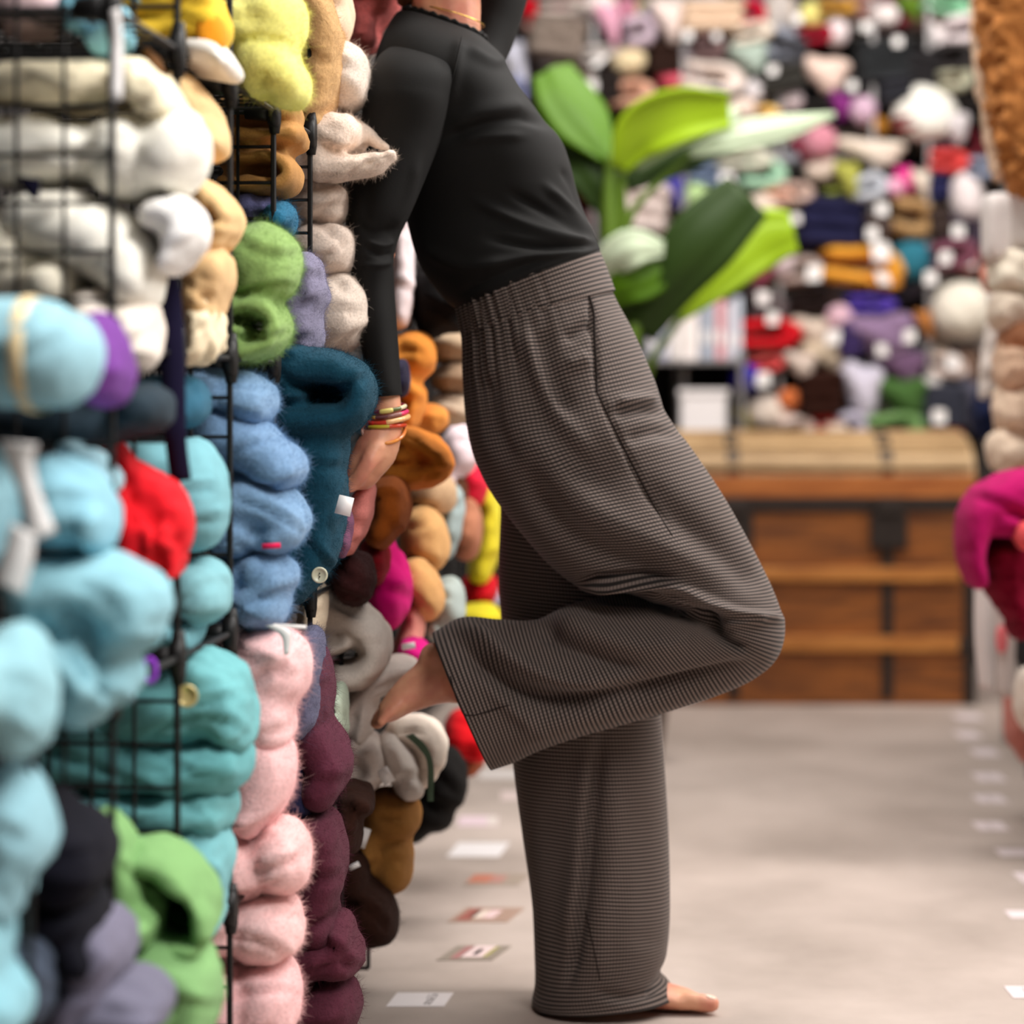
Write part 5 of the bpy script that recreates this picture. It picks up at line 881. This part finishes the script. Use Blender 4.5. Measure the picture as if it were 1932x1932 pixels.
I = [(1000, 28, 34, 70, (176, 0, 24), 'crimson', 'd'), (1005, 48, 30, 40, (240, 176, 160), 'peach', 'b'), (1052, 74, 100, 80, (136, 122, 112), 'taupe basket grey', 's'), (1060, 14, 84, 36, (180, 168, 160), 'grey', 'f'), (1130, 10, 60, 40, (240, 224, 220), 'white', 'b'),
     (1150, 46, 46, 80, (220, 162, 184), 'rose pink', 'd'), (1182, 26, 34, 60, (186, 122, 142), 'mauve', 'd'), (1206, 58, 50, 60, (200, 180, 194), 'lilac', 'f'), (1226, 50, 28, 80, (120, 124, 136), 'slate', 's'), (1262, 40, 60, 74, (236, 216, 208), 'blush', 'd', (1298, 66, 26)),
     (1345, 32, 112, 64, (218, 190, 164), 'tan', 's', (1352, 68, 20)), (1418, 28, 46, 54, (196, 0, 48), 'crimson red', 'f'), (1100, 104, 140, 30, (206, 198, 194), 'pale grey', 'f', (1130, 116, 24)), (1186, 116, 62, 48, (230, 210, 170), 'straw yellow', 'b'), (1256, 108, 58, 70, (46, 28, 22), 'dark brown', 's'),
     (1308, 120, 44, 60, (150, 142, 148), 'cool grey', 'd'), (1338, 88, 52, 44, (126, 100, 100), 'mauve brown', 'f'), (1272, 150, 66, 34, (230, 96, 116), 'raspberry', 'b'), (1346, 148, 104, 62, (248, 226, 216), 'pale peach', 'f'), (1190, 176, 74, 48, (218, 166, 140), 'apricot', 'f'), (1150, 166, 44, 66, (36, 30, 28), 'black', 's', (1118, 160, 28)),
     (1420, 62, 70, 40, (228, 214, 198), 'oatmeal', 'f'), (1416, 112, 70, 64, (172, 188, 176), 'sage', 'd'), (1462, 82, 84, 64, (148, 152, 166), 'blue grey', 'f'), (1490, 100, 60, 60, (66, 66, 72), 'charcoal', 's'), (1534, 30, 52, 50, (246, 232, 140), 'pale yellow', 'b', (1504, 36, 26)), (1578, 62, 44, 48, (236, 220, 222), 'white', 'b'), (1540, 66, 60, 34, (156, 18, 42), 'wine red', 'f'),
     (1580, 12, 60, 30, (196, 146, 60), 'ochre', 'f'), (1628, 16, 46, 56, (140, 104, 96), 'dusty brown', 's', (1634, 50, 26)), (1672, 30, 46, 44, (240, 228, 226), 'white', 'b'), (1718, 16, 44, 48, (92, 122, 34), 'olive green', 'd'), (1786, 10, 80, 38, (136, 196, 156), 'mint', 'f'), (1770, 76, 34, 60, (228, 218, 218), 'white', 'd'), (1822, 56, 66, 60, (230, 216, 218), 'pale pink white', 'f'),
     (1668, 120, 100, 80, (42, 44, 46), 'charcoal', 's', (1694, 78, 26)), (1740, 130, 70, 70, (40, 38, 40), 'black', 's'), (1800, 110, 60, 60, (48, 44, 44), 'dark brown', 'f'), (1552, 138, 110, 64, (240, 212, 198), 'peach', 'd'), (1474, 150, 90, 54, (54, 52, 48), 'dark grey', 's', (1458, 132, 26)), (1424, 172, 40, 44, (228, 220, 222), 'white', 'b'), (1492, 190, 44, 40, (224, 208, 212), 'pale mauve', 'b'),
     (1586, 200, 44, 50, (132, 48, 124), 'purple', 'd', (1608, 162, 26)), (1628, 208, 48, 52, (214, 180, 202), 'lilac', 'b'), (1430, 218, 70, 34, (240, 196, 116), 'gold', 'f'), (1400, 205, 50, 40, (236, 214, 200), 'blush', 'b'), (1745, 196, 116, 72, (254, 246, 232), 'white', 'h'), (1750, 228, 60, 36, (250, 240, 226), 'cream', 'f'), (1656, 238, 40, 36, (166, 112, 40), 'ochre brown', 'b'), (1712, 232, 44, 30, (130, 24, 34), 'wine red', 'f'), (1802, 150, 56, 44, (186, 184, 160), 'sage cream', 'f'),
     (1690, 170, 60, 60, (44, 44, 50), 'charcoal navy', 's'), (1546, 268, 62, 64, (212, 140, 156), 'rose', 'b'), (1516, 284, 40, 50, (140, 40, 66), 'wine', 'd'), (1646, 286, 130, 46, (236, 220, 204), 'cream', 'd'), (1552, 320, 68, 46, (232, 212, 198), 'cream pink', 'b'), (1440, 328, 74, 56, (172, 216, 186), 'mint', 'f'), (1406, 300, 90, 40, (214, 212, 194), 'pale sage', 'f'), (1600, 338, 46, 66, (174, 174, 82), 'lime', 'd'), (1642, 352, 56, 48, (206, 210, 220), 'pale blue', 'f'), (1708, 338, 32, 50, (228, 62, 148), 'hot pink', 'd'), (1688, 354, 34, 38, (250, 176, 206), 'pink', 'b'), (1738, 346, 36, 50, (230, 216, 200), 'cream', 'd'),
     (1790, 304, 66, 42, (226, 76, 74), 'coral red', 'f'), (1770, 352, 46, 54, (38, 38, 76), 'navy', 's'), (1822, 356, 60, 64, (234, 222, 222), 'white', 'h'), (1850, 318, 40, 40, (150, 158, 180), 'blue grey', 'f'), (1800, 240, 60, 60, (212, 204, 206), 'pale grey', 'd'), (1780, 264, 40, 40, (70, 50, 62), 'plum', 'f'), (1500, 364, 60, 40, (206, 178, 166), 'rosy beige', 'f'), (1470, 372, 50, 30, (224, 160, 130), 'apricot', 'f'), (1590, 372, 60, 34, (150, 160, 70), 'moss', 'f'), (1440, 386, 60, 40, (232, 214, 198), 'cream', 'b'),
     (1568, 424, 116, 96, (34, 34, 66), 'navy', 's', (1502, 412, 26)), (1720, 412, 76, 74, (174, 138, 94), 'tan', 'f', (1664, 394, 34)), (1660, 430, 50, 50, (80, 66, 62), 'dark taupe', 'd', (1646, 440, 34)), (1812, 440, 70, 70, (70, 60, 74), 'plum grey', 'f', (1808, 436, 34)), (1800, 480, 76, 56, (122, 72, 88), 'maroon', 'f', (1784, 486, 34)), (1826, 492, 50, 46, (190, 110, 110), 'dusty red', 'b', (1830, 494, 32)), (1774, 420, 40, 60, (60, 48, 44), 'dark brown', 's'),
     (1424, 490, 96, 84, (178, 84, 114), 'rose plum', 'd', (1432, 446, 36)), (1508, 510, 74, 52, (172, 152, 144), 'taupe', 'f', (1536, 515, 44)), (1628, 502, 136, 74, (230, 160, 56), 'golden orange', 'f', (1662, 474, 52)), (1664, 530, 60, 26, (226, 152, 60), 'orange', 'f', (1666, 524, 34)), (1720, 492, 84, 80, (48, 118, 138), 'teal', 'b', (1756, 524, 36)), (1576, 536, 60, 34, (100, 106, 120), 'slate', 'f'), (1478, 500, 40, 50, (206, 188, 190), 'pale mauve', 'b'), (1668, 560, 150, 30, (34, 28, 34), 'black', 'f'),
     (1644, 574, 80, 34, (88, 66, 170), 'royal purple', 'f'), (1666, 636, 130, 90, (142, 116, 148), 'dusky lilac', 'd', (1716, 634, 34)), (1700, 690, 100, 60, (122, 92, 124), 'dusky purple', 'd', (1664, 660, 32)), (1606, 640, 40, 70, (60, 46, 92), 'dark violet', 's'), (1584, 602, 50, 54, (226, 186, 200), 'pink', 'b'), (1816, 586, 114, 108, (246, 234, 218), 'large cream', 'b'), (1746, 612, 30, 56, (190, 124, 66), 'rust', 'd'), (1790, 690, 66, 50, (234, 212, 202), 'blush cream', 'f', (1798, 684, 40)), (1766, 650, 40, 50, (150, 134, 120), 'taupe', 'f'), (1756, 726, 36, 36, (206, 200, 196), 'pale grey', 'b'), (1830, 690, 40, 70, (130, 104, 90), 'brown', 'd'),
     (1450, 630, 104, 56, (206, 18, 32), 'bright red', 'f', (1458, 600, 34)), (1440, 652, 60, 44, (246, 222, 202), 'cream', 'b'), (1446, 688, 60, 30, (224, 84, 84), 'coral', 'f'), (1536, 628, 84, 60, (216, 198, 182), 'beige', 'd'), (1560, 670, 90, 60, (214, 196, 172), 'oatmeal', 'd', (1572, 636, 40)), (1510, 690, 60, 50, (220, 202, 190), 'pale beige', 'd'), (1410, 712, 62, 54, (48, 38, 166), 'royal blue', 'b', (1440, 716, 40)), (1450, 580, 60, 50, (98, 86, 88), 'dark mauve', 'f', (1440, 562, 36)), (1540, 566, 90, 40, (42, 30, 28), 'dark brown', 'f'), (1430, 552, 40, 40, (84, 70, 70), 'taupe brown', 'd'),
     (1452, 778, 84, 62, (236, 220, 206), 'cream', 'b'), (1490, 754, 46, 40, (218, 118, 66), 'orange', 'b'), (1408, 790, 36, 44, (150, 138, 50), 'olive', 'd'), (1550, 746, 78, 84, (48, 22, 14), 'dark brown', 's'), (1546, 800, 64, 34, (214, 62, 62), 'red', 'f'), (1572, 812, 50, 36, (240, 218, 200), 'cream', 'b'), (1502, 806, 60, 44, (236, 214, 204), 'pale blush', 'f'), (1626, 740, 80, 112, (214, 208, 224), 'lavender white', 'd'), (1606, 802, 60, 50, (212, 206, 224), 'pale lavender', 'f'), (1706, 752, 96, 80, (70, 104, 52), 'green', 'd'), (1690, 806, 100, 56, (116, 154, 94), 'light green', 'f'), (1782, 768, 76, 78, (58, 60, 72), 'dark slate', 's', (1772, 786, 40)), (1770, 826, 76, 44, (214, 56, 60), 'red', 'f', (1768, 792, 36)), (1830, 760, 40, 90, (84, 82, 96), 'slate', 'd'),
     (1212, 396, 90, 96, (210, 194, 188), 'pale taupe', 's'), (1272, 360, 40, 60, (74, 68, 150), 'violet blue', 'd'), (1312, 370, 44, 50, (184, 214, 150), 'pale green', 'b'), (1326, 420, 40, 50, (214, 206, 212), 'pale grey', 'b'), (1240, 440, 70, 50, (120, 110, 104), 'grey brown', 'f'), (1340, 330, 70, 40, (130, 148, 178), 'denim blue', 'f', (1372, 340, 44)), (1300, 470, 60, 50, (214, 196, 190), 'pale rose', 'f'), (1360, 540, 50, 40, (206, 198, 194), 'pale stone', 'b'), (1106, 330, 50, 50, (210, 200, 190), 'stone', 'b'), (976, 120, 44, 90, (222, 222, 238), 'white blue', 'd'), (976, 170, 30, 50, (130, 136, 176), 'denim', 'f'), (1080, 140, 90, 40, (120, 106, 98), 'brown grey', 'f'), (1240, 200, 60, 50, (190, 166, 160), 'dusty pink', 'f'), (1340, 180, 60, 30, (50, 56, 84), 'navy', 'f')]
for it in I:
    x, y, w, h, c, cn, k = it[:7]; back_item(x, y, w, h, c, cn, k, BY + random.uniform(-.06, .02), random.uniform(-14, 14), it[7] if len(it) > 7 else None)
# quieter pieces deeper on the shelves fill the gaps
PAL = [((66, 58, 56), 'dark taupe'), ((210, 196, 186), 'pale beige'), ((48, 46, 56), 'dark navy'), ((150, 132, 122), 'taupe'), ((226, 214, 206), 'off-white'), ((110, 84, 76), 'cocoa'), ((84, 92, 104), 'slate'), ((176, 140, 140), 'dusty rose'), ((58, 66, 52), 'dark green'), ((186, 166, 126), 'sand'), ((126, 44, 56), 'wine'), ((190, 190, 200), 'silver grey')]
for ri, y in enumerate((30, 148, 276, 396, 516, 640, 768)):
    xs = 1000 + (ri % 2) * 30
    for ci in range(13):
        x = xs + ci * 68 + random.uniform(-12, 12)
        if x > 1870 or (y > 520 and x < 1400) or x < 990: continue
        c, cn = PAL[(ri * 5 + ci * 7) % len(PAL)]
        back_item(x, y, random.uniform(70, 86), random.uniform(62, 84), c, cn, 'fsbdf'[(ri + ci) % 5], 9.22, random.uniform(-10, 10), (x + random.uniform(-20, 20), y + random.uniform(-20, 20), random.uniform(20, 30)) if (ci + ri) % 3 == 0 else None)
# labels: first by colour and kind, then by the neighbour or the shelf they are found on
ORD = ['top', 'second', 'third', 'fourth', 'fifth', 'sixth', 'lowest']
def shelf_of(y): return ORD[min(6, max(0, sum(1 for q in ROWY[1:] if y > q)))]
cnt = {}
for b in BACK: cnt[(b[5], b[6])] = cnt.get((b[5], b[6]), 0) + 1
used = set()
for o, x, y, w, h, cn, kn, cat in BACK:
    base = f'{cn} {kn}'
    cands = sorted(((math.hypot(q[1] - x, q[2] - y), q) for q in BACK if q[0] is not o and cnt[(q[5], q[6])] == 1), key=lambda t: t[0])[:6]
    opts = [f'{base} on the {shelf_of(y)} shelf of the back rack'] if cnt[(cn, kn)] == 1 else []
    for _, q in cands:
        dx, dy = q[1] - x, q[2] - y; rel = ('left of' if dx > 0 else 'right of') if abs(dx) > abs(dy) else ('above' if dy > 0 else 'below')
        opts.append(f'{base} on the back rack, {rel} the {q[5]} {q[6]}')
    lab = next((t for t in opts if t not in used), opts[-1]); used.add(lab); thing(o, lab, cat, 'knitwear and yarn on the back wall rack')
# books, box on the back shelf left of the trunk
BK = [(1222, 1240, 572, 678, (196, 196, 206), 'grey white'), (1242, 1262, 590, 678, (168, 170, 190), 'blue grey'), (1264, 1284, 566, 678, (226, 218, 214), 'cream white'), (1286, 1318, 548, 680, (236, 226, 222), 'tall white'), (1320, 1336, 552, 678, (158, 166, 182), 'steel blue'), (1338, 1350, 556, 678, (184, 188, 200), 'pale steel'), (1352, 1366, 552, 678, (222, 150, 156), 'salmon pink'), (1368, 1384, 570, 678, (206, 196, 206), 'pale lilac'), (1386, 1400, 560, 678, (200, 208, 222), 'pale blue')]
for xa, xb, ya, yb2, c, cn in BK:
    a, b2 = P(xa, yb2, 8.9), P(xb, ya, 8.9); o = box('binder', (a[0], 8.9, a[2]), (b2[0], 9.12, b2[2]), plain('binder_cover', c, .5, var=.05), None, .002); thing(o, f'{cn} binder standing on the metal shelf left of the yarn', 'binder', 'binders on the metal shelf')
    lo = P((xa + xb) / 2, (ya + yb2) / 2 + 20, 8.9); box('spine_label', (lo[0] - .006, 8.897, lo[2] - .02), (lo[0] + .006, 8.8999, lo[2] + .02), WHITETAG, o)
ms = empty('metal_shelf', (P(1300, 700, 9.0)[0], 9.0, 0)); thing(ms, 'grey metal shelf unit holding the binders and a white box', 'shelf')
for yy in (680, 836):
    a = P(1190, yy + 6, 8.9); b2 = P(1404, yy - 1, 8.9); box('shelf', (a[0], 8.86, a[2]), (b2[0], 9.2, b2[2]), plain('grey_metal', (150, 146, 146), .35, .5), ms)
for xx in (1190, 1398):
    X = P(xx, 0, 8.9)[0]
    for Y in (8.87, 9.19): box('post', (X - .008, Y - .008, 0), (X + .008, Y + .008, 1.02), plain('grey_metal', (150, 146, 146), .35, .5), ms)
a, b2 = P(1284, 832, 8.92), P(1372, 738, 8.92); o = box('storage_box', (a[0], 8.92, a[2]), (b2[0], 9.14, b2[2]), plain('white_plastic', (236, 230, 230), .5, var=.03), None, .008); thing(o, 'white plastic storage box on the lower metal shelf above the trunk', 'box')
box('lid', (a[0] - .006, 8.914, b2[2] - .016), (b2[0] + .006, 9.146, b2[2] + .006), plain('white_plastic', (236, 230, 230), .5, var=.03), o, .004)

# ------------------------------------------------------------------ brushed fibres on the mohair
def fuzz(o, c, n):
    me = o.data; me.calc_loop_triangles(); nt_ = len(me.loop_triangles)
    ti = np.empty(nt_ * 3, np.int32); me.loop_triangles.foreach_get('vertices', ti); ti = ti.reshape(-1, 3); a = coords(me).astype(float)
    A, B, C = a[ti[:, 0]], a[ti[:, 1]], a[ti[:, 2]]; fn = np.cross(B - A, C - A); ar = np.linalg.norm(fn, axis=1) / 2; n = int(n * 4.0)
    pick = np.random.choice(nt_, n, p=ar / ar.sum()); r1, r2 = np.sqrt(np.random.rand(n, 1)), np.random.rand(n, 1)
    root = A[pick] * (1 - r1) + B[pick] * r1 * (1 - r2) + C[pick] * r1 * r2; nn = fn[pick] / (np.linalg.norm(fn[pick], axis=1)[:, None] + 1e-12)
    ln = np.random.gamma(3.0, .0014, (n, 1)); d1 = nn * .8 + np.random.normal(0, .7, (n, 3)); d1 /= np.linalg.norm(d1, axis=1)[:, None]; d2 = d1 + np.random.normal(0, .7, (n, 3)) + np.array((0, 0, -.15))
    pts = np.stack([root, root + d1 * ln * .35, root + d1 * ln * .6 + d2 * ln * .2, root + d1 * ln * .7 + d2 * ln * .45], axis=1).astype(np.float32)
    cu = bpy.data.hair_curves.new('fuzz'); cu.add_curves([4] * n); cu.attributes['position'].data.foreach_set('vector', pts.ravel())
    ra = cu.attributes.new('radius', 'FLOAT', 'POINT'); ra.data.foreach_set('value', np.tile(np.array((.00010, .00008, .00006, .00002), np.float32), n))
    cu.materials.append(wool(c, 'fuzzy')); f = bpy.data.objects.new('fuzz', cu); COL.objects.link(f); f.parent = o
    return f
for o, c, n in FUZZ: fuzz(o, c, n)
